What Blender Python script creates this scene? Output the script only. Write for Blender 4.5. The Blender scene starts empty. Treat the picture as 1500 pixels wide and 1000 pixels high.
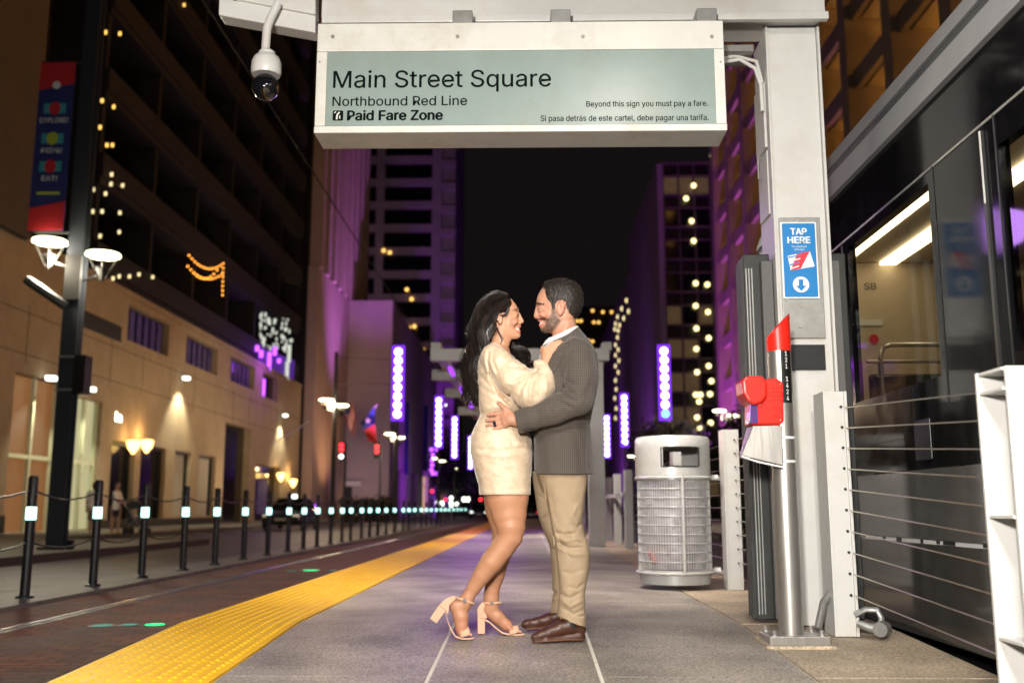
import bpy, math, random
import numpy as np
random.seed(7); np.random.seed(7)
S = bpy.context.scene
COL = S.collection
# ---------------------------------------------------------------- camera
PITCH = math.radians(9.54); YAW = math.radians(0.98); F = 1458.33; EYE = (0.0, 0.0, 0.963)
cd = bpy.data.cameras.new('camera'); cam = bpy.data.objects.new('camera', cd); COL.objects.link(cam)
cam.location = EYE; cam.rotation_euler = (math.radians(90) + PITCH, 0, YAW)
cd.sensor_width = 36; cd.lens = 35; cd.clip_start = 0.05; cd.clip_end = 2000
cd.dof.use_dof = True; cd.dof.focus_distance = 5.0; cd.dof.aperture_fstop = 1.8
S.camera = cam
# ---------------------------------------------------------------- night sky
w = bpy.data.worlds.new('World'); S.world = w; w.use_nodes = True
nt = w.node_tree; nt.nodes.clear()
out = nt.nodes.new('ShaderNodeOutputWorld'); bg = nt.nodes.new('ShaderNodeBackground')
bg.inputs[0].default_value = (0.0062, 0.0048, 0.0050, 1); bg.inputs[1].default_value = 1.0
sky = nt.nodes.new('ShaderNodeTexSky'); sky.sky_type = 'NISHITA'; sky.sun_disc = False
sky.sun_elevation = math.radians(-8); sky.sun_rotation = math.radians(200)
bg2 = nt.nodes.new('ShaderNodeBackground'); bg2.inputs[1].default_value = 0.05
nt.links.new(sky.outputs[0], bg2.inputs[0])
ad = nt.nodes.new('ShaderNodeAddShader'); nt.links.new(bg.outputs[0], ad.inputs[0]); nt.links.new(bg2.outputs[0], ad.inputs[1])
nt.links.new(ad.outputs[0], out.inputs[0])

def lamp(kind, name, loc, energy, color=(1, 1, 1), target=None, size=0.2, spot=60, blend=0.5):
    d = bpy.data.lights.new(name, kind); d.energy = energy; d.color = color
    if kind == 'AREA': d.shape = 'DISK'; d.size = size
    elif kind == 'SPOT': d.spot_size = math.radians(spot); d.spot_blend = blend; d.shadow_soft_size = size
    elif kind == 'POINT': d.shadow_soft_size = size
    o = bpy.data.objects.new(name, d); COL.objects.link(o); o.location = loc
    if target is not None:
        from mathutils import Vector
        v = Vector(target) - Vector(loc); o.rotation_euler = v.to_track_quat('-Z', 'Y').to_euler()
    return o
# the photographer's flash, held up to the left of the camera
lamp('SPOT', 'photo_flash', (-0.75, -1.7, 1.95), 2150, (1.0, 0.94, 0.86), (0.45, 5.0, 1.45), 0.16, 100, 0.35)
S.view_settings.view_transform = 'Standard'; S.view_settings.look = 'None'
S.view_settings.exposure = 0; S.view_settings.gamma = 1; S.view_settings.use_curve_mapping = False
S.render.engine = 'CYCLES'
S.cycles.use_denoising = True; S.cycles.max_bounces = 5; S.cycles.diffuse_bounces = 2; S.cycles.glossy_bounces = 3
S.cycles.transparent_max_bounces = 8; S.cycles.transmission_bounces = 3
S.cycles.caustics_reflective = False; S.cycles.caustics_refractive = False; S.cycles.sample_clamp_indirect = 3.0
S.cycles.use_light_tree = True

# ---------------------------------------------------------------- pixel -> place
RX = (math.cos(YAW), math.sin(YAW), 0)
FW = (-math.sin(YAW) * math.cos(PITCH), math.cos(YAW) * math.cos(PITCH), math.sin(PITCH))
UP = (math.sin(YAW) * math.sin(PITCH), -math.cos(YAW) * math.sin(PITCH), math.cos(PITCH))
def _on(ax, px, py, v):
    a = (px - 750) / F; b = (500 - py) / F
    d = [RX[i] * a + UP[i] * b + FW[i] for i in range(3)]
    t = (v - EYE[ax]) / d[ax]
    return tuple(EYE[i] + d[i] * t for i in range(3))
def PX(px, py, X): return _on(0, px, py, X)
def PY(px, py, Y): return _on(1, px, py, Y)
def PZ(px, py, Z): return _on(2, px, py, Z)
DECK = 0.36; CREST = 5.51
def ground(Y): return DECK if Y >= CREST else max(0.0, DECK - 0.043 * (CREST - Y))

# ---------------------------------------------------------------- materials
def mat(name, col, rough=0.5, metal=0.0, var=0.0, vs=8.0, bump=0.0, bs=60.0, emit=None, es=0.0, coat=0.0, rvar=0.0, spec=0.5, dirt=0.0, stretch=None):
    m = bpy.data.materials.new(name); m.use_nodes = True
    n = m.node_tree; b = n.nodes['Principled BSDF']
    b.inputs['Base Color'].default_value = (*col, 1); b.inputs['Roughness'].default_value = rough
    b.inputs['Metallic'].default_value = metal; b.inputs['Coat Weight'].default_value = coat
    b.inputs['Specular IOR Level'].default_value = spec
    if emit is not None:
        b.inputs['Emission Color'].default_value = (*emit, 1); b.inputs['Emission Strength'].default_value = es
    if var or bump or rvar or dirt:
        tc = n.nodes.new('ShaderNodeTexCoord'); mp = n.nodes.new('ShaderNodeMapping')
        n.links.new(tc.outputs['Object'], mp.inputs[0])
        if stretch: mp.inputs['Scale'].default_value = stretch
    if var or rvar or dirt:
        t = n.nodes.new('ShaderNodeTexNoise'); t.inputs['Scale'].default_value = vs; t.inputs['Detail'].default_value = 6; t.inputs['Roughness'].default_value = 0.65
        n.links.new(mp.outputs[0], t.inputs[0])
        if var or dirt:
            r = n.nodes.new('ShaderNodeValToRGB')
            k0 = max(0, 1 - var); k1 = 1 + var
            r.color_ramp.elements[0].position = 0.3; r.color_ramp.elements[1].position = 0.7
            r.color_ramp.elements[0].color = (*[c * k0 for c in col], 1); r.color_ramp.elements[1].color = (*[min(1, c * k1) for c in col], 1)
            n.links.new(t.outputs['Fac'], r.inputs[0]); src = r.outputs[0]
            if dirt:
                t2 = n.nodes.new('ShaderNodeTexNoise'); t2.inputs['Scale'].default_value = 2.3; t2.inputs['Detail'].default_value = 9; t2.inputs['Roughness'].default_value = 0.75
                n.links.new(mp.outputs[0], t2.inputs[0])
                r2 = n.nodes.new('ShaderNodeValToRGB'); r2.color_ramp.elements[0].position = 0.48; r2.color_ramp.elements[1].position = 0.72
                n.links.new(t2.outputs['Fac'], r2.inputs[0])
                mx = n.nodes.new('ShaderNodeMixRGB'); mx.inputs[2].default_value = (*[c * (1 - dirt) * q for c, q in zip(col, (1, .93, .85))], 1)
                n.links.new(r2.outputs[0], mx.inputs[0]); n.links.new(src, mx.inputs[1]); src = mx.outputs[0]
            n.links.new(src, b.inputs['Base Color'])
        if rvar:
            mr = n.nodes.new('ShaderNodeMapRange'); mr.inputs['To Min'].default_value = max(0.02, rough - rvar); mr.inputs['To Max'].default_value = min(1, rough + rvar)
            mr.inputs['From Min'].default_value = .3; mr.inputs['From Max'].default_value = .7
            n.links.new(t.outputs['Fac'], mr.inputs['Value']); n.links.new(mr.outputs[0], b.inputs['Roughness'])
    if bump:
        t3 = n.nodes.new('ShaderNodeTexNoise'); t3.inputs['Scale'].default_value = bs; t3.inputs['Detail'].default_value = 4
        n.links.new(mp.outputs[0], t3.inputs[0])
        bp = n.nodes.new('ShaderNodeBump'); bp.inputs['Strength'].default_value = bump; bp.inputs['Distance'].default_value = 0.01
        n.links.new(t3.outputs['Fac'], bp.inputs['Height']); n.links.new(bp.outputs[0], b.inputs['Normal'])
    return m
def emis(name, col, s): return mat(name, (0.02, 0.02, 0.02), 0.6, emit=col, es=s)
M = {}
M['white_paint'] = mat('white_paint', (.60, .60, .58), .32, var=.04, vs=5, dirt=.10, bump=.05, bs=40)
M['sign_white'] = mat('sign_white', (.62, .62, .58), .38, var=.04, vs=6, dirt=.18)
M['steel'] = mat('steel', (.55, .53, .50), .34, .85, var=.06, vs=30, rvar=.06, stretch=(1, 1, .05))
M['galv'] = mat('galv', (.36, .36, .35), .45, .7, var=.15, vs=14, dirt=.2)
M['dark_metal'] = mat('dark_metal', (.018, .018, .020), .42, .3, var=.2, vs=10)
M['black_rib'] = mat('black_rib', (.016, .018, .018), .5, 0, var=.25, vs=9, bump=.2, bs=200)
M['speckle_grey'] = mat('speckle_grey', (.10, .10, .098), .6, 0, var=.7, vs=420, bump=.2, bs=300)
M['red_plastic'] = mat('red_plastic', (.82, .022, .012), .33, coat=.2, var=.04)
M['purple_lens'] = mat('purple_lens', (.10, .06, .22), .15, coat=.5)
M['black'] = mat('black', (.008, .008, .008), .4)
M['text_dark'] = mat('text_dark', (.004, .007, .007), .8, spec=.05)
M['white_print'] = mat('white_print', (.8, .8, .8), .5)
M['blue_print'] = mat('blue_print', (.012, .20, .52), .4)
M['red_print'] = mat('red_print', (.72, .03, .05), .5)
M['glass_dark'] = mat('glass_dark', (.006, .006, .008), .06, coat=.5)
M['cable'] = mat('cable', (.42, .38, .30), .35, 1.0)
M['rubber'] = mat('rubber', (.02, .02, .02), .8)

# ---------------------------------------------------------------- mesh builder
ORG = {}
def tag(o, label=None, cat=None, group=None, kind=None):
    if label: o['label'] = label
    if cat: o['category'] = cat
    if group: o['group'] = group
    if kind: o['kind'] = kind
    return o
def empty(name, loc, label=None, cat=None, group=None, kind=None):
    o = bpy.data.objects.new(name, None); COL.objects.link(o); o.location = loc; o.empty_display_size = .1
    ORG[o] = tuple(loc); return tag(o, label, cat, group, kind)
class MB:
    def __init__(s): s.v = []; s.f = []
    def add(s, vs, fs):
        b = len(s.v); s.v += [tuple(p) for p in vs]; s.f += [tuple(i + b for i in f) for f in fs]; return s
    def box(s, x0, x1, y0, y1, z0, z1):
        return s.hexa([(x0, y0, z0), (x1, y0, z0), (x1, y1, z0), (x0, y1, z0), (x0, y0, z1), (x1, y0, z1), (x1, y1, z1), (x0, y1, z1)])
    def hexa(s, p): return s.add(p, [(0, 3, 2, 1), (4, 5, 6, 7), (0, 1, 5, 4), (1, 2, 6, 5), (2, 3, 7, 6), (3, 0, 4, 7)])
    def tube(s, path, r, n=8, caps=True, r1=None):
        P = np.array(path, float); k = len(P)
        rr = r if hasattr(r, '__len__') else [r + ((r1 if r1 is not None else r) - r) * i / (k - 1) for i in range(k)]
        vs = []; prev = None
        for i in range(k):
            t = P[min(i + 1, k - 1)] - P[max(i - 1, 0)]; t = t / (np.linalg.norm(t) + 1e-12)
            a = prev if prev is not None else (np.array([1., 0, 0]) if abs(t[0]) < .9 else np.array([0, 1., 0]))
            a = a - t * a.dot(t); a /= np.linalg.norm(a) + 1e-12; prev = a; b = np.cross(t, a)
            for j in range(n):
                q = 2 * math.pi * (j + .5) / n; vs.append(P[i] + rr[i] * (math.cos(q) * a + math.sin(q) * b))
        fs = [(i * n + j, i * n + (j + 1) % n, (i + 1) * n + (j + 1) % n, (i + 1) * n + j) for i in range(k - 1) for j in range(n)]
        if caps: fs += [tuple(range(n - 1, -1, -1)), tuple((k - 1) * n + j for j in range(n))]
        return s.add(vs, fs)
    def lathe(s, prof, c, n=32, caps=True):
        vs = [(c[0] + r * math.cos(2 * math.pi * j / n), c[1] + r * math.sin(2 * math.pi * j / n), c[2] + z) for r, z in prof for j in range(n)]
        k = len(prof)
        fs = [(i * n + j, i * n + (j + 1) % n, (i + 1) * n + (j + 1) % n, (i + 1) * n + j) for i in range(k - 1) for j in range(n)]
        if caps: fs += [tuple(range(n - 1, -1, -1)), tuple((k - 1) * n + j for j in range(n))]
        return s.add(vs, fs)
    def prism(s, poly, off):   # polygon of 3d points swept by a vector
        n = len(poly); a = [tuple(p) for p in poly]; b = [tuple(p[i] + off[i] for i in range(3)) for p in poly]
        return s.add(a + b, [tuple(range(n - 1, -1, -1)), tuple(range(n, 2 * n))] + [(i, (i + 1) % n, n + (i + 1) % n, n + i) for i in range(n)])
    def ball(s, c, r, n=10, m=6, sz=1.0):
        pr = [(r * math.sin(math.pi * i / m) + 1e-4, -r * sz * math.cos(math.pi * i / m)) for i in range(m + 1)]
        return s.lathe(pr, c, n)
    def build(s, name, m, parent=None, smooth=False, bevel=0.0, label=None, seg=2):
        o0 = (0, 0, 0)
        if parent is not None: o0 = ORG[parent]
        me = bpy.data.meshes.new(name); me.from_pydata([(p[0] - o0[0], p[1] - o0[1], p[2] - o0[2]) for p in s.v], [], s.f); me.update()
        if isinstance(m, str): m = M[m]
        me.materials.append(m)
        o = bpy.data.objects.new(name, me); COL.objects.link(o)
        if parent is not None: o.parent = parent
        ORG[o] = o0
        if smooth:
            me.polygons.foreach_set('use_smooth', [True] * len(me.polygons)); me.set_sharp_from_angle(angle=math.radians(40))
        if bevel:
            bm = o.modifiers.new('bevel', 'BEVEL'); bm.width = bevel; bm.segments = seg; bm.limit_method = 'ANGLE'; bm.angle_limit = math.radians(40)
        if label: o['label'] = label
        return o
def B(*a): return MB().box(*a)
def share(src, parent, off, name=None):        # a copy of a piece, sharing its mesh, shifted by off
    c = src.copy(); COL.objects.link(c); c.parent = parent; c.location = (src.location[0] + off[0], src.location[1] + off[1], src.location[2] + off[2])
    ORG[c] = ORG.get(parent, (0, 0, 0)); return c
def copy_tree(o, loc=None, parent=None):
    c = o.copy(); COL.objects.link(c)
    if parent is not None: c.parent = parent
    if loc is not None: c.location = loc
    for ch in [x for x in bpy.data.objects if x.parent == o]: copy_tree(ch, None, c)
    return c

def walls(P0, U, N, W, H, holes, depth, name, m, parent, vdir=(0, 0, 1)):
    """a wall sheet of width W along U and height H with rectangular openings and their reveals"""
    U = np.array(U, float); V = np.array(vdir, float); N = np.array(N, float); P0 = np.array(P0, float)
    us = sorted({0, W} | {h[0] for h in holes} | {h[1] for h in holes}); vs_ = sorted({0, H} | {h[2] for h in holes} | {h[3] for h in holes})
    b = MB()
    for i in range(len(us) - 1):
        j = 0
        while j < len(vs_) - 1:
            cu = (us[i] + us[i + 1]) / 2; k = j
            def solid(q): 
                cv = (vs_[q] + vs_[q + 1]) / 2
                return not any(h[0] < cu < h[1] and h[2] < cv < h[3] for h in holes)
            if solid(j):
                while k < len(vs_) - 1 and solid(k): k += 1
                q = [P0 + U * us[i] + V * vs_[j], P0 + U * us[i + 1] + V * vs_[j], P0 + U * us[i + 1] + V * vs_[k], P0 + U * us[i] + V * vs_[k]]
                b.add(q, [(0, 1, 2, 3)]); j = k
            else: j += 1
    for (a, c, d, e) in holes:
        o = [P0 + U * a + V * d, P0 + U * c + V * d, P0 + U * c + V * e, P0 + U * a + V * e]; p = [x - N * depth for x in o]
        b.add(o + p, [(0, 1, 5, 4), (1, 2, 6, 5), (2, 3, 7, 6), (3, 0, 4, 7)])
    return b.build(name, m, parent)
def pane(P0, U, N, rect, inset, name, m, parent, th=.03, vdir=(0, 0, 1)):
    U = np.array(U, float); V = np.array(vdir, float); N = np.array(N, float); P0 = np.array(P0, float)
    a, c, d, e = rect; o = [P0 + U * a + V * d, P0 + U * c + V * d, P0 + U * c + V * e, P0 + U * a + V * e]
    return MB().prism([x - N * inset for x in o], -N * th).build(name, m, parent)

FONT = None
try:
    import os
    _p = os.path.join(bpy.utils.system_resource('DATAFILES'), 'fonts', 'Inter.woff2')
    if os.path.exists(_p): FONT = bpy.data.fonts.load(_p)      # Blender's own bundled face; the built-in one is the fallback
except Exception: FONT = None
def text(body, p0, cap, width, m, parent, name='lettering', bold=0.0, heavy=0.0, face=(1, 0)):
    """lettering on a sheet whose text runs along face=(dx,dy) with normal to its right; p0 = left end of the baseline"""
    def mk(t):
        c = bpy.data.curves.new(name, 'FONT'); c.body = t; c.size = 1; c.offset = bold; c.extrude = 0.0; c.resolution_u = 3
        if FONT: c.font = FONT
        o = bpy.data.objects.new(name, c); COL.objects.link(o); bpy.context.view_layer.update()
        me = bpy.data.meshes.new_from_object(o.evaluated_get(bpy.context.evaluated_depsgraph_get()))
        bpy.data.objects.remove(o); return me
    h = mk('H'); hz = [v.co for v in h.vertices]; ch = max(v.y for v in hz) - min(v.y for v in hz)
    me = mk(body); xs = [v.co.x for v in me.vertices]; x0, x1 = min(xs), max(xs)
    sy = cap / ch; sx = width / (x1 - x0) if width else sy
    o0 = ORG[parent]; dx, dy = face
    for v in me.vertices:
        u = (v.co.x - x0) * sx; z = v.co.y * sy
        v.co = (p0[0] + dx * u - o0[0], p0[1] + dy * u - o0[1], p0[2] + z - o0[2])
    if heavy:            # a heavier weight: the same outlines laid down again a hair to each side
        vs = [tuple(v.co) for v in me.vertices]; fs = [tuple(p.vertices) for p in me.polygons]; V_ = []; F_ = []
        for k, (sx_, sz_) in enumerate(((0, 0), (-1, 0), (1, 0), (0, .6), (0, -.6))):
            b0_ = len(V_); V_ += [(x + dx * heavy * sx_ - dy * .00012 * k, y + dy * heavy * sx_ - dx * .00012 * k, z + heavy * sz_) for x, y, z in vs]; F_ += [tuple(i + b0_ for i in f) for f in fs]
        me = bpy.data.meshes.new(name); me.from_pydata(V_, [], F_)
    me.materials.clear(); me.materials.append(M[m] if isinstance(m, str) else m)
    o = bpy.data.objects.new(name, me); COL.objects.link(o); o.parent = parent; ORG[o] = o0; o['kind'] = 'stuff' if False else o.get('kind', '')
    del o['kind']
    return o
# ================================================================ GROUND AND PLATFORM
def brick_mat(name, c1, c2, mortar, sx, sy, rough=.55, bump=.5, off=.5):
    m = bpy.data.materials.new(name); m.use_nodes = True; n = m.node_tree; b = n.nodes['Principled BSDF']
    tc = n.nodes.new('ShaderNodeTexCoord'); t = n.nodes.new('ShaderNodeTexBrick'); n.links.new(tc.outputs['Object'], t.inputs[0])
    t.inputs['Color1'].default_value = (*c1, 1); t.inputs['Color2'].default_value = (*c2, 1); t.inputs['Mortar'].default_value = (*mortar, 1)
    t.inputs['Scale'].default_value = 1; t.inputs['Brick Width'].default_value = sx; t.inputs['Row Height'].default_value = sy
    t.inputs['Mortar Size'].default_value = min(sx, sy) * .06; t.offset = off
    no = n.nodes.new('ShaderNodeTexNoise'); no.inputs['Scale'].default_value = 1.3; no.inputs['Detail'].default_value = 10; n.links.new(tc.outputs['Object'], no.inputs[0])
    r = n.nodes.new('ShaderNodeValToRGB'); r.color_ramp.elements[0].position = .3; r.color_ramp.elements[0].color = (.35, .35, .35, 1); r.color_ramp.elements[1].position = .7
    n.links.new(no.outputs['Fac'], r.inputs[0])
    mx = n.nodes.new('ShaderNodeMixRGB'); mx.blend_type = 'MULTIPLY'; mx.inputs[0].default_value = 1
    n.links.new(t.outputs['Color'], mx.inputs[1]); n.links.new(r.outputs[0], mx.inputs[2]); n.links.new(mx.outputs[0], b.inputs['Base Color'])
    mr = n.nodes.new('ShaderNodeMapRange'); mr.inputs['To Min'].default_value = rough - .2; mr.inputs['To Max'].default_value = rough + .2
    n.links.new(no.outputs['Fac'], mr.inputs['Value']); n.links.new(mr.outputs[0], b.inputs['Roughness'])
    n2 = n.nodes.new('ShaderNodeTexNoise'); n2.inputs['Scale'].default_value = 45; n.links.new(tc.outputs['Object'], n2.inputs[0])
    ma = n.nodes.new('ShaderNodeMath'); ma.operation = 'SUBTRACT'; n.links.new(n2.outputs['Fac'], ma.inputs[0]); n.links.new(t.outputs['Fac'], ma.inputs[1])
    bp = n.nodes.new('ShaderNodeBump'); bp.inputs['Strength'].default_value = bump; bp.inputs['Distance'].default_value = .008
    n.links.new(ma.outputs[0], bp.inputs['Height']); n.links.new(bp.outputs[0], b.inputs['Normal'])
    return m
def granite_mat(name, col, rough, scale=260, amt=.45, big=.18):
    m = bpy.data.materials.new(name); m.use_nodes = True; n = m.node_tree; b = n.nodes['Principled BSDF']
    tc = n.nodes.new('ShaderNodeTexCoord')
    def noise(s, d=3):
        t = n.nodes.new('ShaderNodeTexNoise'); t.inputs['Scale'].default_value = s; t.inputs['Detail'].default_value = d; n.links.new(tc.outputs['Object'], t.inputs[0]); return t
    a = noise(scale, 2); g = noise(2.2, 8); v = n.nodes.new('ShaderNodeTexVoronoi'); v.inputs['Scale'].default_value = scale * .8; n.links.new(tc.outputs['Object'], v.inputs[0])
    r = n.nodes.new('ShaderNodeValToRGB'); r.color_ramp.elements[0].position = .32; r.color_ramp.elements[1].position = .68
    r.color_ramp.elements[0].color = (*[c * (1 - amt) for c in col], 1); r.color_ramp.elements[1].color = (*[c * (1 + amt) for c in col], 1)
    n.links.new(a.outputs['Fac'], r.inputs[0])
    r2 = n.nodes.new('ShaderNodeValToRGB'); r2.color_ramp.elements[0].position = .3; r2.color_ramp.elements[1].position = .75
    r2.color_ramp.elements[0].color = (1 - big * 1.6,) * 3 + (1,); r2.color_ramp.elements[1].color = (1 + big * .6, 1 + big * .6, 1 + big * .55, 1); n.links.new(g.outputs['Fac'], r2.inputs[0])
    mx = n.nodes.new('ShaderNodeMixRGB'); mx.blend_type = 'MULTIPLY'; mx.inputs[0].default_value = 1
    n.links.new(r.outputs[0], mx.inputs[1]); n.links.new(r2.outputs[0], mx.inputs[2]); n.links.new(mx.outputs[0], b.inputs['Base Color'])
    mr = n.nodes.new('ShaderNodeMapRange'); mr.inputs['To Min'].default_value = rough + .12; mr.inputs['To Max'].default_value = rough - .12; n.links.new(g.outputs['Fac'], mr.inputs['Value']); n.links.new(mr.outputs[0], b.inputs['Roughness'])
    v2 = n.nodes.new('ShaderNodeTexVoronoi'); v2.inputs['Scale'].default_value = 3.1; n.links.new(tc.outputs['Object'], v2.inputs[0])
    r3 = n.nodes.new('ShaderNodeValToRGB'); r3.color_ramp.elements[0].position = .045; r3.color_ramp.elements[0].color = (.62, .60, .58, 1); r3.color_ramp.elements[1].position = .06; n.links.new(v2.outputs['Distance'], r3.inputs[0])
    m3 = n.nodes.new('ShaderNodeMixRGB'); m3.blend_type = 'MULTIPLY'; m3.inputs[0].default_value = 1; n.links.new(mx.outputs[0], m3.inputs[1]); n.links.new(r3.outputs[0], m3.inputs[2]); n.links.new(m3.outputs[0], b.inputs['Base Color'])
    bp = n.nodes.new('ShaderNodeBump'); bp.inputs['Strength'].default_value = .35; bp.inputs['Distance'].default_value = .004; n.links.new(a.outputs['Fac'], bp.inputs['Height']); n.links.new(bp.outputs[0], b.inputs['Normal'])
    return m
M['track_brick'] = brick_mat('track_brick', (.34, .13, .07), (.20, .085, .05), (.04, .03, .025), .24, .12, .78, 1.0)
M['granite'] = granite_mat('granite', (.37, .325, .285), .46, 95, .6, .3)
M['apron'] = granite_mat('apron', (.46, .37, .27), .62, 80, .42, .25)
M['asphalt'] = granite_mat('asphalt', (.055, .050, .046), .55, 120, .4, .3)
M['walk'] = brick_mat('walk', (.20, .19, .16), (.17, .16, .14), (.07, .07, .06), 1.2, 1.2, .6, .3, 0)
M['yellow'] = mat('yellow', (1.0, .54, .003), .5, var=.06, vs=5, dirt=.12, bump=.15, bs=120)
M['joint'] = mat('joint', (.74, .70, .62), .8, var=.12, vs=20)
M['kerb_stone'] = mat('kerb_stone', (.12, .11, .10), .6, var=.3, vs=4)
M['rail_steel'] = mat('rail_steel', (.45, .42, .40), .26, .7, var=.1)

tag(B(-400, 400, -12, 900, -1.0, 0).build('ground', 'asphalt'), kind='structure')
tag(B(-4.95, -1.84, -8, 240, .004, .008).build('track_paving', 'track_brick'), kind='structure')
tag(B(1.86, 6.6, -8, 240, .004, .008).build('track_bed', 'asphalt'), kind='structure')
for x0 in (-4.235, -2.80, 2.3, 3.735):
    ry = 8.4 if x0 == -2.80 else -8
    tag(MB().box(x0, x0 + .055, ry, 240, .008, .020).box(x0 + .12, x0 + .135, ry, 240, .008, .016).build('rail', 'rail_steel'), kind='structure')
    tag(B(x0 + .060, x0 + .118, ry, 240, .008, .011).build('rail_groove', 'black'), kind='structure')
tag(B(-5.75, -4.95, -8, 240, .004, .05).build('bollard_strip', 'kerb_stone'), kind='structure')

plat = empty('platform', (0, 0, 0), kind='structure')
def slope_box(x0, x1, y0, y1, top, bot=-.02):
    """a slab following the ramp: z relative to the ramp surface"""
    return MB().hexa([(x0, y0, ground(y0) + bot), (x1, y0, ground(y0) + bot), (x1, y1, ground(y1) + bot), (x0, y1, ground(y1) + bot),
                      (x0, y0, ground(y0) + top), (x1, y0, ground(y0) + top), (x1, y1, ground(y1) + top), (x0, y1, ground(y1) + top)])
YB = -2.8
core = MB()
core.hexa([(-1.88, YB, -.1), (1.88, YB, -.1), (1.88, CREST, -.1), (-1.88, CREST, -.1), (-1.88, YB, -.025), (1.88, YB, -.025), (1.88, CREST, DECK - .021), (-1.88, CREST, DECK - .021)])
core.box(-1.88, 1.88, CREST, 62, -.1, DECK - .021)
core.build('platform_base', 'joint', plat)
slope_box(-1.243, 1.128, -2.7, 62 if False else CREST, -.004).build('joint_mortar', 'joint', plat)
B(-1.243, 1.128, CREST, 62, DECK - .02, DECK - .004).build('joint_mortar', 'joint', plat)
g = .0085
ys = [-2.7, -.85, .40, 1.65, 2.90, 4.15, 5.51, 6.75, 8.0, 9.25, 10.5, 11.75, 13, 16, 22, 32, 62]
for i in range(len(ys) - 1):
    for k, (a, b_) in enumerate(((-1.243, -.405), (-.405, .285), (.285, 1.128))):
        dz = random.uniform(-.0012, .0012)
        slope_box(a + g, b_ - g, ys[i] + .0012, ys[i + 1] - .0012, dz).build('paving_slab', 'granite', plat)
    slope_box(1.128 + g, 1.88, ys[i] + g, ys[i + 1] - g, -.001 + random.uniform(-.001, .001)).build('concrete_apron', 'apron', plat)
# yellow tactile tiles with raised domes
def tile_mesh(y0, y1, domes=True, cols=10):
    b = slope_box(-1.88, -1.25, y0 + .002, y1 - .002, 0.002)
    if domes:
        n = int(round((y1 - y0) / .061)); px = .61 / cols
        for i in range(n):
            y = y0 + (i + .5) * (y1 - y0) / n
            for j in range(cols):
                x = -1.87 + (j + .5) * .061; z = ground(y) + .002; vs = []
                for r, h in ((.0125, 0), (.0075, .0055)):
                    vs += [(x + r * math.cos(q * math.pi / 3), y + r * math.sin(q * math.pi / 3), z + h) for q in range(6)]
                b.add(vs, [(q, (q + 1) % 6, 6 + (q + 1) % 6, 6 + q) for q in range(6)] + [tuple(range(6, 12))])
    return b
yt = [-2.7 + .0, -1.5, -.3, .92, 2.14, 3.36, 4.435, 5.51] + [5.51 + 1.22 * k for k in range(1, 12)]
for i in range(len(yt) - 1):
    tile_mesh(yt[i], yt[i + 1], yt[i] > 2).build('tactile_tile', 'yellow', plat)
far0 = yt[-1]
for k in range(6): tile_mesh(far0 + k * 6.6, far0 + (k + 1) * 6.6, False).build('tactile_tile', 'yellow', plat)
B(-1.905, -1.882, CREST, 62, 0, DECK - .005).build('platform_edge', 'rubber', plat)
MB().hexa([(-1.905, YB, -.05), (-1.882, YB, -.05), (-1.882, CREST - .003, -.05), (-1.905, CREST - .003, -.05), (-1.905, YB, -.002), (-1.882, YB, -.002), (-1.882, CREST - .003, DECK - .005), (-1.905, CREST - .003, DECK - .005)]).build('platform_edge', 'rubber', plat)
tag(MB().hexa([(-1.9, -8, .009), (1.9, -8, .009), (1.9, YB, .009), (-1.9, YB, .009), (-1.9, -8, .012), (1.9, -8, .012), (1.9, YB, .012), (-1.9, YB, .012)]).build('crosswalk', 'walk'), kind='structure')

# ================================================================ WHITE CANOPY, COLUMN, SIGN
canopy = empty('platform_canopy', (1.52, 5.55, DECK), 'white steel station canopy frame with its box column holding up the station sign', 'canopy')
WP = 'white_paint'
HZ = PY(800, 25, 5.28)[2]
B(-1.18, 1.685, 5.28, 5.62, HZ + .004, 4.05).build('header_beam', WP, canopy, bevel=.006)
B(-1.168, 1.69, 5.24, 5.279, HZ - .045, HZ).build('header_trim', WP, canopy, bevel=.003)
B(-1.14, 1.30, 5.40, 5.60, 3.56, 3.60).build('conduit_tray', 'galv', canopy)
for x in (-.36, .18, .98): B(x - .055, x + .055, 5.10, 5.34, 3.547, HZ - .05).build('hanger_bracket', 'galv', canopy, bevel=.004)
MB().prism([PY(462, 48, 5.26), PY(462, 23, 5.26), PY(346, 1, 5.26), PY(321, -4, 5.26), PY(320, 22, 5.26)], (0, .12, 0)).build('wing_beam', WP, canopy, bevel=.006)
MB().prism([PY(462, 21, 5.24), PY(462, -60, 5.24), PY(340, -80, 5.24), PY(345, -1, 5.24)], (0, .10, 0)).build('wing_fascia', WP, canopy, bevel=.006)
c = MB(); c.box(1.385, 1.665, 5.42, 5.76, DECK, HZ); c.build('column_shaft', WP, canopy, bevel=.004)
B(1.370, 1.383, 5.395, 5.46, DECK, HZ).build('column_flange', WP, canopy, bevel=.002)
B(1.667, 1.680, 5.395, 5.46, DECK, HZ).build('column_flange', WP, canopy, bevel=.002)
B(1.372, 1.384, 5.50, 5.72, 2.62, 3.0).build('access_panel', WP, canopy, bevel=.003)
B(1.366, 1.384, 5.50, 5.72, 3.02, 3.42).build('access_panel', WP, canopy, bevel=.003)
MB().tube([(1.355, 5.56, 2.85), (1.335, 5.56, 2.85), (1.335, 5.56, 2.97), (1.355, 5.56, 2.97)], .006, 6).build('panel_handle', 'galv', canopy, True)
MB().tube([(1.1, 5.42, 3.50), (1.22, 5.42, 3.52), (1.31, 5.43, 3.47), (1.345, 5.45, 3.38), (1.35, 5.46, 3.22)], .011, 8).build('conduit', WP, canopy, True)
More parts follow.
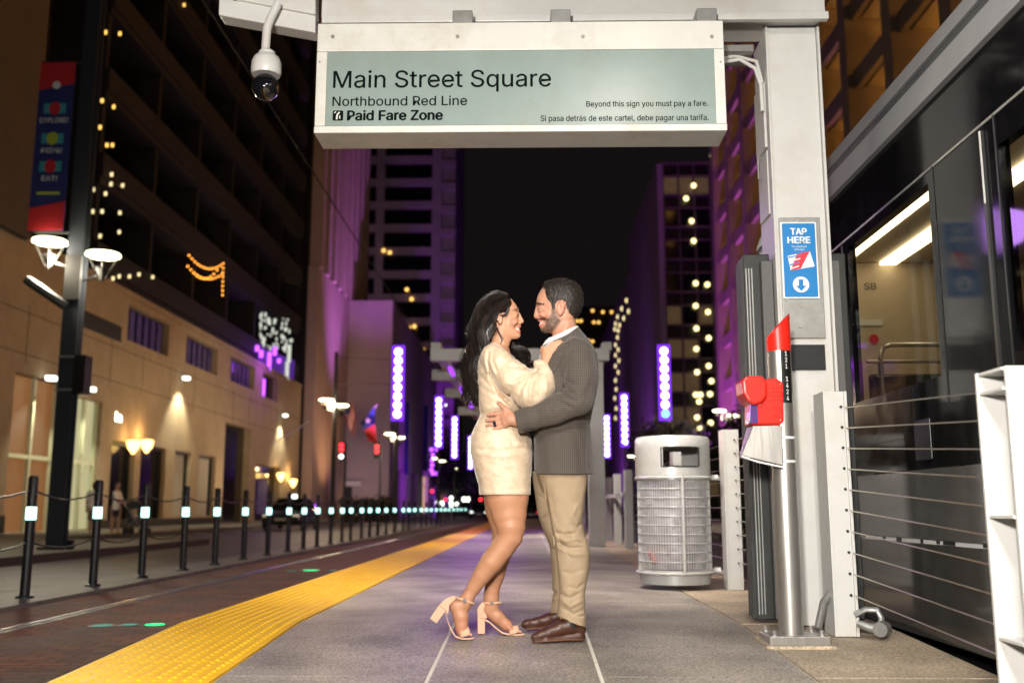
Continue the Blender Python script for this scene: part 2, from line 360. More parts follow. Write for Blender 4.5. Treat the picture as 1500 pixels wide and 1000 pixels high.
MB().tube([(1.05, 5.46, 3.53), (1.2, 5.46, 3.56), (1.33, 5.47, 3.53), (1.36, 5.48, 3.40)], .011, 8).build('conduit', WP, canopy, True)
# grey mounting plates and the blue notice
B(1.40, 1.628, 5.404, 5.418, 1.885, 2.57).build('mounting_plate', 'galv', canopy, bevel=.003)
for x, z in ((1.50, 2.545), (1.585, 2.545), (1.49, 1.95), (1.42, 2.10)): MB().tube([(x, 5.404, z), (x, 5.396, z)], .009, 10).build('bolt', 'steel', canopy, True)
MB().tube([(1.515, 5.404, 2.075), (1.515, 5.40, 2.075)], .024, 14).build('cable_knockout', 'galv', canopy, True)
B(1.435, 1.62, 5.404, 5.418, 1.71, 1.85).build('data_plate', 'dark_metal', canopy, bevel=.003)
tp = B(1.404, 1.603, 5.394, 5.402, 2.105, 2.54).build('notice_board', 'white_print', canopy, bevel=.002, label='blue and white TAP HERE notice with a fare card and a down arrow')
def rr(x0, x1, z0, z1, r, y, th, n=5):
    pts = []
    for cx, cz, a0 in ((x1 - r, z1 - r, 0), (x0 + r, z1 - r, 90), (x0 + r, z0 + r, 180), (x1 - r, z0 + r, 270)):
        for k in range(n + 1):
            a = math.radians(a0 + 90 * k / n); pts.append((cx + r * math.cos(a), y, cz + r * math.sin(a)))
    return MB().prism(pts, (0, th, 0))
rr(1.412, 1.595, 2.113, 2.532, .008, 5.3925, .001).build('notice_field', 'blue_print', tp)
yN = 5.391
text('TAP', (1.459, yN, 2.467), .036, .088, 'white_print', tp, heavy=.0022)
text('HERE', (1.441, yN, 2.418), .036, .124, 'white_print', tp, heavy=.0022)
text('Toca tarjeta de', (1.46, yN, 2.394), .011, .085, 'white_print', tp)
text('tarifa aquí', (1.474, yN, 2.377), .011, .058, 'white_print', tp)
MB().prism([(1.436, yN, 2.345), (1.560, yN, 2.372), (1.583, yN, 2.285), (1.450, yN, 2.262)], (0, .0008, 0)).build('fare_card', 'white_print', tp)
MB().prism([(1.487, yN - .001, 2.357), (1.560, yN - .001, 2.372), (1.505, yN - .001, 2.272), (1.45, yN - .001, 2.262)], (0, .0008, 0)).build('card_print', 'red_print', tp)
for k in range(4):
    z = 2.345 - k * .021; MB().prism([(1.438 + k * .004, yN - .002, z - .006), (1.51 - k * .004, yN - .002, z + .009), (1.508 - k * .004, yN - .002, z + .002), (1.44 + k * .004, yN - .002, z - .013)], (0, .0008, 0)).build('card_stripe', 'white_print' if k % 2 else 'blue_print', tp)
MB().prism([(1.503 + .045 * math.cos(2 * math.pi * q / 28), yN, 2.183 + .045 * math.sin(2 * math.pi * q / 28)) for q in range(28)], (0, .0008, 0)).build('arrow_disc', 'white_print', tp)
MB().prism([(1.503, yN - .001, 2.146), (1.531, yN - .001, 2.176), (1.515, yN - .001, 2.176), (1.515, yN - .001, 2.212), (1.491, yN - .001, 2.212), (1.491, yN - .001, 2.176), (1.475, yN - .001, 2.176)], (0, .0008, 0)).build('down_arrow', 'blue_print', tp)
# tall ribbed dark housings either side of the column
hl = B(1.215, 1.362, 5.50, 5.66, DECK + .02, 2.385).build('ribbed_housing', 'black_rib', canopy, bevel=.008, label='tall black ribbed housing on the column side facing the platform')
for k in range(5): B(1.200, 1.2148, 5.505 + k * .03, 5.52 + k * .03, DECK + .03, 2.35).build('rib', 'black_rib', hl)
for k in range(3): B(1.222 + k * .016, 1.228 + k * .016, 5.490, 5.499, DECK + .05, 2.30).build('rib', 'galv', hl)
B(1.300, 1.362, 5.44, 5.498, DECK + .03, 2.33).build('housing_edge', 'speckle_grey', canopy, bevel=.004)
hr = B(1.690, 1.79, 5.50, 5.66, DECK + .02, 2.39).build('ribbed_housing', 'black_rib', canopy, bevel=.008)
B(1.684, 1.735, 5.44, 5.498, DECK + .03, 2.33).build('housing_edge', 'speckle_grey', canopy, bevel=.004)

sign = empty('station_sign', (-.045, 5.12, 2.955), 'long white framed glass station sign hanging from the canopy, lettered Main Street Square', 'sign')
SW = 'sign_white'
B(-1.134, 1.046, 5.0, 5.24, 3.385, 3.545).build('top_cover', SW, sign, bevel=.004)
B(-1.136, 1.048, 4.998, 5.24, 2.925, 2.963).build('bottom_rail', SW, sign, bevel=.004)
B(-1.134, -1.078, 5.0, 5.24, 2.965, 3.383).build('side_rail', SW, sign, bevel=.003)
B(.992, 1.046, 5.0, 5.24, 2.965, 3.383).build('side_rail', SW, sign, bevel=.003)
B(-1.1, 1.01, 5.21, 5.238, 2.965, 3.383).build('back_panel', SW, sign)
gm = mat('sign_glass', (.225, .285, .27), .34, coat=.30, var=.06, vs=3, dirt=.06); M['sign_glass'] = gm
gm.node_tree.nodes['Principled BSDF'].inputs['Coat Roughness'].default_value = .30
B(-1.077, .991, 5.004, 5.016, 2.965, 3.383).build('glass_panel', 'sign_glass', sign)
for px in (487, 670, 854, 1043):
    x, _, z = PY(px, 53, 4.99); MB().tube([(x, 5.0, z), (x, 4.993, z)], .010, 10).build('screw', 'galv', sign, True)
for px, py in ((468, 90), (466, 178), (1056, 90), (1060, 178), (478, 204), (1050, 204)):
    x, _, z = PY(px, py, 4.99); 
    if z > 3.0: MB().tube([(x, 5.0, z), (x, 4.994, z)], .005, 8).build('screw', 'galv', sign, True)
def sign_line(t, x0, x1, ytop, ybase, heavy=.0006, m='text_dark'):
    Yt = 5.0025
    a = PY(x0, ybase, Yt); b_ = PY(x1, ybase, Yt); c_ = PY(x0, ytop, Yt)
    text(t, a, c_[2] - a[2], b_[0] - a[0], m, sign, heavy=heavy)
sign_line('Main Street Square', 488, 807, 104.5, 129.0, .0012)
sign_line('Northbound Red Line', 487, 684, 142, 155.5, .0009)
sign_line('Paid Fare Zone', 509, 648, 162.5, 176.5, .0034)
sign_line('Beyond this sign you must pay a fare.', 859, 1037, 148.5, 156.5)
sign_line('Si pasa detrás de este cartel, debe pagar una tarifa.', 792, 1038, 169.5, 177.8)
a = PY(487, 177, 5.0025); b_ = PY(503, 162, 5.0025)
rr(a[0], b_[0], a[2], b_[2], .008, 5.0025, .001).build('fare_symbol', 'text_dark', sign)
def q(u, v): return (a[0] + (b_[0] - a[0]) * u, 5.002, a[2] + (b_[2] - a[2]) * v)
MB().prism([q(.30, .12), q(.48, .12), q(.50, .55), q(.70, .80), q(.60, .88), q(.36, .62)], (0, .0005, 0)).prism([q(.18, .70), q(.34, .86), q(.26, .92), q(.12, .78)], (0, .0005, 0)).prism([q(.64, .18), q(.74, .18), q(.72, .5), q(.62, .5)], (0, .0005, 0)).build('symbol_figure', SW, sign)

cctv = empty('security_camera', (-1.41, 5.3, 3.6), 'white dome security camera on a curved pipe hanging left of the station sign', 'security camera')
a0 = PY(402, 12, 5.2); a1 = PY(389, 74, 5.2)
MB().tube([(a0[0] + .02, 5.2, a0[2] + .03), (a0[0], 5.2, a0[2] - .02), (a0[0] - .022, 5.2, a0[2] - .07), (a1[0] + .002, 5.2, a0[2] - .13), (a1[0], 5.2, a1[2])], .024, 14).build('pipe', WP, cctv, True)
cx, cz = PY(389, 128, 5.2)[0], PY(389, 128, 5.2)[2]; z1 = PY(389, 74, 5.2)[2]
MB().lathe([(.03, z1), (.045, z1 - .012), (.046, z1 - .03), (.07, z1 - .045), (.082, z1 - .075), (.084, z1 - .13), (.076, z1 - .15), (.06, z1 - .15)], (cx, 5.2, 0), 32).build('housing', WP, cctv, True)
MB().ball((cx, 5.2, cz), .076, 32, 16).build('dome', 'glass_dark', cctv, True)

# ================================================================ FARE READER ON ITS STEEL POLE
fr = empty('fare_reader', (1.25, 4.93, ground(4.93)), 'red fare card reader on a round stainless pole with a slanted red cap', 'fare reader')
gz = ground(4.93); cxp = 1.247; cyp = 4.93
slope_box(1.09, 1.41, 4.77, 5.06, .012, -.01).build('base_grout', 'apron', fr)
B(1.115, 1.395, 4.80, 5.04, gz + .004, gz + .045).build('base_plate', 'steel', fr, bevel=.004)
for x, y in ((1.145, 4.83), (1.365, 4.83), (1.145, 5.01), (1.365, 5.01)):
    MB().tube([(x, y, gz + .045), (x, y, gz + .052)], .020, 12).tube([(x, y, gz + .052), (x, y, gz + .07)], .013, 6).build('bolt', 'steel', fr, True)
MB().lathe([(.0585, gz + .045), (.0585, 1.752)], (cxp, cyp, 0), 40).build('pole', 'steel', fr, True)
n = 32; vs = []
for k in range(3):
    for j in range(n):
        aa = 2 * math.pi * j / n; r = .060; x = cxp + r * math.cos(aa); y = cyp + r * math.sin(aa)
        zt = 1.80 + (math.cos(aa) + 1) * .065
        if k == 0: z = 1.735
        elif k == 1: z = zt
        else: z = zt - .012; x = cxp + (r - .006) * math.cos(aa); y = cyp + (r - .006) * math.sin(aa)
        vs.append((x, y, z))
cap = MB().add(vs, [(k * n + j, k * n + (j + 1) % n, (k + 1) * n + (j + 1) % n, (k + 1) * n + j) for k in range(2) for j in range(n)] + [tuple(2 * n + j for j in range(n))])
cap.build('pole_cap', 'red_plastic', fr, True)
for z in (1.30, 1.185): MB().lathe([(.0595, z), (.0600, z + .003), (.0600, z + .010), (.0595, z + .012)], (cxp, cyp, 0), 32).build('band', 'white_print', fr, True)
# number strip, curved round the pole
vs = []; nn = 6
for k in range(2):
    for j in range(nn + 1):
        aa = math.radians(-96 + j * 9); vs.append((cxp + .0592 * math.cos(aa), cyp + .0592 * math.sin(aa), 1.475 + k * .262))
strip = MB().add(vs, [(j, j + 1, nn + 2 + j, nn + 1 + j) for j in range(nn)]).build('number_strip', 'black', fr)
for i, ch in enumerate('121 1424'):
    if ch != ' ':
        aa = math.radians(-72); px_, py_ = cxp + .0620 * math.cos(aa), cyp + .0620 * math.sin(aa)
        text(ch, (px_ - .0058 * .93, py_ - .0058 * .33, 1.707 - i * .0315), .0225, .0125, 'white_print', fr, 'digit', 0, heavy=.0006, face=(.934, .358))
# red housing of the reader: hood, body, purple lens
def poly(pts, Y, off): return MB().prism([PY(px, py, Y) for px, py in pts], off)
poly([(1108, 557), (1138, 553), (1148, 560), (1149, 618), (1143, 622), (1099, 622), (1099, 590)], 4.86, (0, .14, 0)).build('reader_body', 'red_plastic', fr, bevel=.012, seg=3)
poly([(1087, 556), (1094, 550), (1118, 550), (1124, 560), (1124, 580), (1117, 589), (1104, 593), (1096, 587), (1089, 575)], 4.82, (0, .17, 0)).build('reader_hood', 'red_plastic', fr, bevel=.012, seg=3)
poly([(1100, 586), (1109, 586), (1111, 619), (1099, 620)], 4.852, (0, .10, 0)).build('reader_lens', 'purple_lens', fr, bevel=.003)
for px, py in ((1113, 592), (1143, 615), (1143, 562)):
    q_ = PY(px, py, 4.858); MB().tube([q_, (q_[0], q_[1] - .004, q_[2])], .0035, 8).build('screw', 'steel', fr, True)
for k in range(4): poly([(1129, 568 + k * 12), (1147, 568 + k * 12), (1147, 574 + k * 12), (1129, 574 + k * 12)], 4.857, (0, .01, 0)).build('vent_rib', 'red_plastic', fr, bevel=.002)
sh = [PY(1103, 623, 4.855), PY(1146, 622, 4.855), PY(1148, 682, 4.835), PY(1086, 667, 4.84)]
MB().hexa([sh[3], sh[2], (sh[2][0], 5.0, sh[2][2]), (sh[3][0] + .03, 5.04, sh[3][2]), sh[0], sh[1], (sh[1][0], 5.0, sh[1][2]), (sh[0][0], 5.0, sh[0][2])]).build('steel_shroud', 'steel', fr, bevel=.004)
MB().tube([PY(1086, 668, 4.838), PY(1110, 676, 4.835), PY(1147, 684, 4.832)], .005, 6).build('shroud_lip', 'white_print', fr, True)
gcon = empty('floor_conduit', (1.43, 5.2, ground(5.2)), 'grey flexible conduit curving from the steel base plate into the fence post', 'conduit')
p = [(1.40, 5.03, gz + .05), (1.42, 5.06, gz + .09), (1.46, 5.12, gz + .17), (1.53, 5.17, gz + .23), (1.60, 5.2, gz + .25)]
MB().tube(p, .019, 10).build('hose', 'galv', gcon, True)

# ================================================================ LITTER BIN
M['bin_grey'] = mat('bin_grey', (.50, .50, .49), .3, .1, var=.08, vs=12, dirt=.15, coat=.2)
M['bag'] = mat('bag', (.55, .52, .54), .25, var=.35, vs=9, bump=.9, bs=14)
M['bag'].node_tree.nodes['Principled BSDF'].inputs['Alpha'].default_value = .62
bc = (1.13, 7.92); bz = .40
tb = empty('litter_bin', (bc[0], bc[1], bz), 'round grey metal litter bin with a wire mesh basket, clamped to a fence post', 'litter bin')
MB().lathe([(.27, bz), (.27, bz + .07), (.25, bz + .075)], (*bc, 0), 40).build('base_band', 'bin_grey', tb, True)
zt = 1.215
for k in range(11):
    z = bz + .10 + k * (zt - bz - .13) / 10; R_ = .283
    MB().tube([(bc[0] + R_ * math.cos(2 * math.pi * j / 40), bc[1] + R_ * math.sin(2 * math.pi * j / 40), z) for j in range(41)], .0045, 5, False).build('basket_ring', 'bin_grey', tb, True)
for z, r in ((bz + .085, .012), (zt - .015, .014)):
    MB().tube([(bc[0] + .29 * math.cos(2 * math.pi * j / 40), bc[1] + .29 * math.sin(2 * math.pi * j / 40), z) for j in range(41)], r, 8, False).build('rim', 'bin_grey', tb, True)
NB = 84; b0 = None
for j in range(NB):
    aa = 2 * math.pi * j / NB
    b = B(-.0018, .0018, -.0018, .0018, bz + .085, zt - .02)
    if b0 is None:
        b0 = b.build('basket_bar', 'bin_grey', None); b0.parent = tb; b0.location = (.279, 0, -bz)
    else:
        c2 = b0.copy(); COL.objects.link(c2); c2.location = (.279 * math.cos(aa), .279 * math.sin(aa), -bz)
for aa in (-72, -28, -150, 20, 110):
    aa = math.radians(aa - 12); x, y = bc[0] + .292 * math.cos(aa), bc[1] + .292 * math.sin(aa)
    if abs(math.degrees(aa) + 84) > 8: continue
    MB().tube([(x, y, bz + .08), (x, y, zt)], .013, 8).build('frame_bar', 'bin_grey', tb, True)
for a0_ in (-152, 28): pass
# hood with two openings
n = 48; R_ = .292
def hood():
    b = MB(); zs = [zt, zt + .065, zt + .215, zt + .285, zt + .303, zt + .308]; rs = [.292, .292, .292, .292, .28, .24]
    op = lambda a: (-115 <= a <= -55) or (65 <= a <= 125)
    for lay, (dr) in enumerate((0, -.008)):
        base = len(b.v)
        for r, z in zip(rs, zs):
            for j in range(n): aa = 2 * math.pi * j / n; b.v.append((bc[0] + (r + dr) * math.cos(aa), bc[1] + (r + dr) * math.sin(aa), z + (dr if z > zt + .29 else 0)))
        for i in range(len(zs) - 1):
            for j in range(n):
                am = ((j + .5) * 360 / n + 180) % 360 - 180
                if i == 1 and op(am): continue
                f = (base + i * n + j, base + i * n + (j + 1) % n, base + (i + 1) * n + (j + 1) % n, base + (i + 1) * n + j)
                b.f.append(f if lay == 0 else f[::-1])
        b.f.append(tuple(base + (len(zs) - 1) * n + j for j in range(n)))
    return b
hood().build('hood', 'bin_grey', tb, True)
for s0 in (-115, 65):
    pts = []
    for aa, z in [(s0, zt + .068), (s0, zt + .212)] + [(s0 + k * 7.5, zt + .214) for k in range(1, 8)] + [(s0 + 60, zt + .212), (s0 + 60, zt + .068)] + [(s0 + 60 - k * 7.5, zt + .066) for k in range(1, 8)] + [(s0, zt + .068)]:
        t = math.radians(aa); pts.append((bc[0] + .290 * math.cos(t), bc[1] + .290 * math.sin(t), z))
    MB().tube(pts, .006, 6, False).build('opening_trim', 'dark_metal', tb, True)
bb = MB(); prof = [(.02, bz + .09), (.22, bz + .11), (.25, bz + .25), (.245, bz + .45), (.25, bz + .65), (.255, zt - .03)]
for i, (r, z) in enumerate(prof): 
    for j in range(36):
        t = 2 * math.pi * j / 36; r2 = r * (1 + .05 * math.sin(5 * t + i * 2.1) + .03 * math.sin(11 * t + i)); bb.v.append((bc[0] + r2 * math.cos(t), bc[1] + r2 * math.sin(t), z))
bb.f += [(i * 36 + j, i * 36 + (j + 1) % 36, (i + 1) * 36 + (j + 1) % 36, (i + 1) * 36 + j) for i in range(5) for j in range(36)]
tag(bb.build('bin_liner', 'bag', None, True), 'thin clear plastic liner bag inside the wire litter bin', 'bin bag')
M['rubbish'] = mat('rubbish', (.42, .16, .14), .6, var=.7, vs=30, bump=.6, bs=40)
rb = MB()
for k in range(9): rb.ball((bc[0] - .10 + random.uniform(-.09, .11), bc[1] - .11 + random.uniform(-.02, .06), bz + .17 + random.uniform(0, .11)), random.uniform(.035, .06), 8, 5, .8)
tag(rb.build('litter', 'rubbish', None), 'crumpled pink and red wrappers at the bottom of the litter bin', 'litter')
for z in (1.205, .50):
    MB().tube([(bc[0] + .27, bc[1] - .05, z), (1.47, 7.80, z - .01)], .016, 8).build('post_clamp', 'bin_grey', tb, True)
    MB().tube([(bc[0] + .29, bc[1] - .06, z), (bc[0] + .34, bc[1] - .07, z)], .024, 8).build('clamp_nut', 'bin_grey', tb, True)

# ================================================================ CABLE FENCE
FG = 'cable fence posts along the right platform edge'
def post(Y, label, far=False):
    z0 = ground(Y); H = 1.21
    t = empty('fence_post', (1.56, Y, z0), label, 'fence post', FG)
    if far: B(1.50, 1.62, Y - .02, Y + .20, z0, z0 + H).build('post_body', WP, t); return t
    B(1.500, 1.514, Y - .09, Y + .09, z0, z0 + H).build('side_plate', WP, t, bevel=.002)
    B(1.606, 1.620, Y - .09, Y + .09, z0, z0 + H).build('side_plate', WP, t, bevel=.002)
    B(1.515, 1.605, Y - .085, Y - .071, z0, z0 + H - .001).build('front_plate', WP, t, bevel=.002)
    for zz in (.36, .78, 1.19): B(1.515, 1.605, Y - .069, Y + .085, z0 + zz, z0 + zz + .010).build('web_plate', WP, t)
    return t
# the near post shows its open side towards the platform
z0 = ground(3.45)
npst = empty('fence_post', (1.66, 3.45, z0), 'broad open sided white fence post nearest the camera at the right edge', 'fence post', FG)
B(1.612, 1.76, 3.365, 3.381, z0, z0 + 1.17).build('front_plate', WP, npst, bevel=.002)
B(1.60, 1.76, 3.560, 3.576, z0, z0 + 1.17).build('back_plate', WP, npst, bevel=.002)
B(1.742, 1.758, 3.382, 3.559, z0, z0 + 1.168).build('web_plate', WP, npst, bevel=.002)
for zz in (1.158, 1.09, .66, .25): B(1.605, 1.741, 3.382, 3.559, z0 + zz, z0 + zz + .010).build('stiffener', WP, npst)
post(5.17, 'white fence post directly right of the canopy column, cables threaded through it')
post(7.84, 'white fence post the litter bin is clamped to')
post(10.5, 'white fence post hidden behind the litter bin', True)
for Y, l in ((15.8, 'first white post of the far fence, tallest looking, left of the litter bin'), (17.8, 'second white post of the far fence counted from the litter bin'), (19.8, 'third white post of the far fence counted from the litter bin'), (21.8, 'fourth white post of the far fence counted from the litter bin'), (24.2, 'fifth white post of the far fence, next to the man')):
    post(Y, l, True)
cab = empty('fence_cables', (1.6, 5, DECK), 'thin steel cables strung between the white fence posts', 'cables')
def rg(Y, h): return ground(Y) + h
cz = [1.13 - k * .1035 for k in range(10)]
for h in cz:
    pts = [(1.61, 3.58, rg(3.58, h * .97)), (1.61, 5.1, rg(5.1, h))]
    MB().tube(pts, .0032, 5).build('cable', 'cable', cab, True)
    MB().tube([(1.61, 5.17, rg(5.17, h)), (1.61, CREST, DECK + h), (1.61, 7.84, DECK + h), (1.61, 10.5, DECK + h), (1.61, 15.8, DECK + h), (1.61, 24.2, DECK + h)], .003, 5).build('cable', 'cable', cab, True)
    for Y in (5.17, 7.84):
        MB().tube([(1.587, Y - .095, rg(Y, h)), (1.587, Y - .085, rg(Y, h))], .007, 6).build('cable_eyelet', 'dark_metal', cab, True)
B(1.46, 1.50, 15.8, 24.2, DECK + .80, DECK + .86).build('handrail', WP, cab)
# conduit fitting on the ground
cf = empty('pipe_fitting', (1.74, 5.1, ground(5.1)), 'grey pipe elbow and valve fitting lying on the platform behind the fence post', 'pipe fitting')
p = [PY(1252, 900, 5.08), PY(1268, 892, 5.08), PY(1285, 893, 5.06), PY(1291, 905, 5.05), PY(1290, 914, 5.03)]
MB().tube(p, .016, 8).build('elbow_pipe', 'galv', cf, True)
p = [PY(1256, 912, 5.05), PY(1275, 919, 5.02), PY(1296, 922, 5.0)]
MB().tube([(*q_[:2], max(q_[2], ground(5) + .03)) for q_ in p], [.016, .024, .034], 10).build('valve_body', 'galv', cf, True)
x, y, z = PY(1293, 921, 4.99); MB().tube([(x - .02, y - .02, max(z, ground(5) + .03)), (x + .02, y + .03, max(z, ground(5) + .03))], .036, 12).build('valve_cap', 'galv', cf, True)

# ================================================================ TRAIN
M['train_black'] = mat('train_black', (.004, .004, .005), .11, 0, bump=.02, bs=3, rvar=.04, spec=.10)
M['train_grey'] = mat('train_grey', (.17, .165, .16), .15, .6, var=.06, vs=3, rvar=.05, bump=.03, bs=2)
M['train_skirt'] = mat('train_skirt', (.10, .095, .088), .15, .55, var=.12, vs=2.5, rvar=.06, bump=.03, bs=2)
M['train_roof'] = mat('train_roof', (.27, .275, .285), .5, .1, var=.06, vs=5)
M['roof_groove'] = mat('roof_groove', (.045, .05, .055), .6)
M['interior'] = mat('interior', (.66, .54, .42), .5, var=.05)
M['interior_dark'] = mat('interior_dark', (.06, .06, .06), .6)
M['tube_light'] = emis('tube_light', (1.0, .88, .55), 5.5)
mg = bpy.data.materials.new('train_glass'); mg.use_nodes = True; nn_ = mg.node_tree; nn_.nodes.clear()
o_ = nn_.nodes.new('ShaderNodeOutputMaterial'); mx_ = nn_.nodes.new('ShaderNodeMixShader'); tr_ = nn_.nodes.new('ShaderNodeBsdfTransparent'); gl_ = nn_.nodes.new('ShaderNodeBsdfGlossy')
tr_.inputs[0].default_value = (.62, .58, .52, 1); gl_.inputs['Roughness'].default_value = .04; fr_ = nn_.nodes.new('ShaderNodeFresnel'); fr_.inputs[0].default_value = 1.5
nn_.links.new(fr_.outputs[0], mx_.inputs[0]); nn_.links.new(tr_.outputs[0], mx_.inputs[1]); nn_.links.new(gl_.outputs[0], mx_.inputs[2]); nn_.links.new(mx_.outputs[0], o_.inputs[0]); M['train_glass'] = mg
TX = 1.95; TX2 = 4.6; Y0 = -14; Y1 = 8.3
tr = empty('tram', (3.2, 0, 0), 'black and grey light rail train standing behind the cable fence', 'tram')
wins = [(4.70, 5.95, 1.585, 2.53), (6.12, 6.9, 1.585, 2.53), (3.02, 3.98, 1.585, 2.45), (1.2, 2.85, 1.585, 2.50), (-1.2, .8, 1.585, 2.50), (7.1, 8.05, 1.585, 2.5)]
walls((TX, Y0, 1.16), (0, 1, 0), (-1, 0, 0), Y1 - Y0, 1.755, [(a - Y0, b_ - Y0, c_ - 1.16, d_ - 1.16) for a, b_, c_, d_ in wins], .05, 'side_wall', 'train_black', tr)
for a, b_, c_, d_ in wins: MB().add([(TX + .015, a, c_), (TX + .015, a, d_), (TX + .015, b_, d_), (TX + .015, b_, c_)], [(0, 1, 2, 3)]).build('window', 'train_glass', tr)
B(TX - .004, TX + .03, Y0, Y1, .815, 1.155).build('lower_panel', 'train_grey', tr, bevel=.003)
B(TX + .006, TX + .05, Y0, Y1, .795, .814).build('panel_seam', 'white_print', tr)
for k in range(13):
    y = 3.0 + k * .27 + random.uniform(-.1, .1); B(TX + .002, TX + .0055, y, y + random.uniform(.02, .16), .795 + random.uniform(0, .006), .814).build('seam_clip', 'dark_metal', tr)
B(TX - .002, TX + .03, Y0, Y1, .34, .794).build('skirt', 'train_skirt', tr, bevel=.004)
B(TX + .12, TX + .5, Y0, Y1, .05, .36).build('undercarriage', 'black', tr)
for k in range(10): B(TX + .05, TX + .115, 3.6 + k * .09, 3.63 + k * .09, .10, .30).build('undercarriage_fin', 'galv', tr)
for y, w_ in ((4.63, .012), (3.99, .008), (6.04, .010)): B(TX - .004, TX - .0005, y, y + w_, 1.45, 2.60).build('panel_joint', 'dark_metal', tr)
B(TX - .004, TX - .0005, Y0, Y1, 2.585, 2.597).build('drip_rail', 'galv', tr)
B(TX - .012, TX - .0005, 4.09, 4.115, 1.50, 2.56).build('door_edge', 'dark_metal', tr)
B(TX - .016, TX - .0125, 4.095, 4.105, 2.24, 2.56).build('painted_door_highlight', 'white_paint', tr)  # white strip stands in for a bright vertical highlight on the train side
B(TX - .010, TX - .0005, 4.86, 5.06, 1.20, 1.40).build('door_button', 'dark_metal', tr, bevel=.004)
B(TX - .006, TX - .0025, 4.31, 4.345, .50, .54).build('socket_cap', 'white_paint', tr, bevel=.003)
# roof fairing in two slanted bands with a groove
def band(z0, z1, x0, x1, m, nm): MB().hexa([(x0, Y0, z0), (x0 + .3, Y0, z0), (x0 + .3, Y1, z0), (x0, Y1, z0), (x1, Y0, z1), (x1 + .3, Y0, z1), (x1 + .3, Y1, z1), (x1, Y1, z1)]).build(nm, m, tr)
band(2.917, 3.07, TX - .03, TX - .01, 'train_roof', 'roof_fairing'); band(3.072, 3.128, TX + .01, TX + .012, 'roof_groove', 'roof_groove'); band(3.13, 3.245, TX - .005, TX + .03, 'train_roof', 'roof_fairing')
B(TX + .34, TX2, Y0, Y1, 3.0, 3.1).build('roof', 'train_roof', tr)
B(TX2 - .05, TX2, Y0, Y1, .35, 3.0).build('far_wall', 'interior', tr)
B(TX + .06, TX2 - .06, Y0, Y1, .9, .95).build('floor', 'interior_dark', tr)
B(TX + .06, TX2 - .06, Y0, Y1 , 2.78, 2.8).build('ceiling', 'interior', tr)
B(TX, TX2, Y1 + .002, Y1 + .05, .35, 3.1).build('end_wall', 'train_black', tr)
bh = B(TX + .35, TX2 - .07, 7.30, 7.34, .952, 2.775).build('bulkhead', 'interior', tr, label='beige bulkhead inside the train with small notices')
B(TX + .06, TX2 - .06, 1.0, 1.04, .952, 2.775).build('bulkhead', 'interior', tr)
B(3.62, 3.95, 7.285, 7.298, 1.0, 2.35).build('bulkhead_door', 'interior_dark', tr)
for x0_ in (2.24, 2.62): B(x0_, x0_ + .12, 2.6, 7.28, 2.755, 2.779).build('ceiling_light', 'tube_light', tr)
sbp = PY(1266, 424, 7.295); text('SB', sbp, .05, .09, 'interior_dark', bh)
B(2.40, 2.62, 7.290, 7.298, 2.30, 2.345).build('notice', 'white_print', bh)
MB().prism([(2.55 + .035 * math.cos(q_), 7.296, 2.20 + .035 * math.sin(q_)) for q_ in [k * math.pi / 8 for k in range(16)]], (0, -.004, 0)).build('notice', 'red_print', bh)
for k in range(2):
    yb = 6.4 - k * 1.3
    MB().tube([(2.27, yb, .95), (2.27, yb, 1.92), (2.29, yb, 1.99), (2.34, yb, 2.01), (2.9, yb, 2.01)], .016, 8).tube([(2.18, yb, 1.90), (2.9, yb, 1.90)], .012, 8).build('grab_rail', 'steel', tr, True)
    B(2.22, 2.85, yb + .05, yb + .12, .95, 1.83).build('seat_back', 'train_grey', tr, bevel=.02)
B(2.9, 3.3, 3.35, 3.4, 1.3, 2.1).build('notice_case', 'white_print', tr)
B(2.95, 3.25, 3.343, 3.348, 1.35, 1.6).build('notice', 'red_print', tr)

# ================================================================ UNSEEN OVERHEAD LIGHTS over the near platform, fittings placed by guess
M['lamp_lens'] = emis('lamp_lens', (1.0, .93, .82), 1.6)
for i, (x, y) in enumerate(((.62, 3.6), (.55, .4))):
    if True:
        f_ = empty('guessed_lamp', (x, y, 3.75), ('unseen long lamp at a guessed spot under the canopy just in front of the station sign', 'unseen long lamp at a guessed spot under the canopy behind the camera')[i], 'lamp', 'unseen lamps guessed under the near canopy')
        B(x - .5, x + .5, y - .09, y + .09, 3.70, 3.78).build('lamp_body', 'white_paint', f_)
        B(x - .47, x + .47, y - .07, y + .07, 3.69, 3.699).build('lamp_lens', 'lamp_lens', f_)
L_ = lamp('AREA', 'guessed_overhead_light', (.62, 3.6, 3.68), 13, (1, .93, .84), (.62, 3.9, 0), .5); L_.data.specular_factor = .03
lamp('AREA', 'guessed_overhead_light', (.55, .4, 3.68), 290, (1, .95, .88), (.35, 1.2, 0), .6)

for i, (y, z, ty, e) in enumerate(((6.5, 3.9, 10.5, 950), (16.75, 3.36, 16.75, 500), (22.7, 3.4, 22.7, 800))):  # added lamps, kept out of sight, to brighten the platform beyond the sign
    f_ = empty('guessed_lamp', (.35, y, z), 'added hidden lamp under the canopy frame, %s beyond the sign' % ('first', 'second', 'third')[i], 'lamp', 'added hidden lamps under the canopies beyond the sign')
    B(.15, .60, y - .05, y + .05, z + .02, z + .08).build('lamp_body', 'white_paint', f_)
    B(.18, .57, y - .04, y + .04, z + .012, z + .019).build('lamp_lens', 'lamp_lens', f_)
    lamp('SPOT', 'added_platform_light', (.36, y, z), e, (1, .90, .80), (.2, ty, 0), .2, 125, .9)
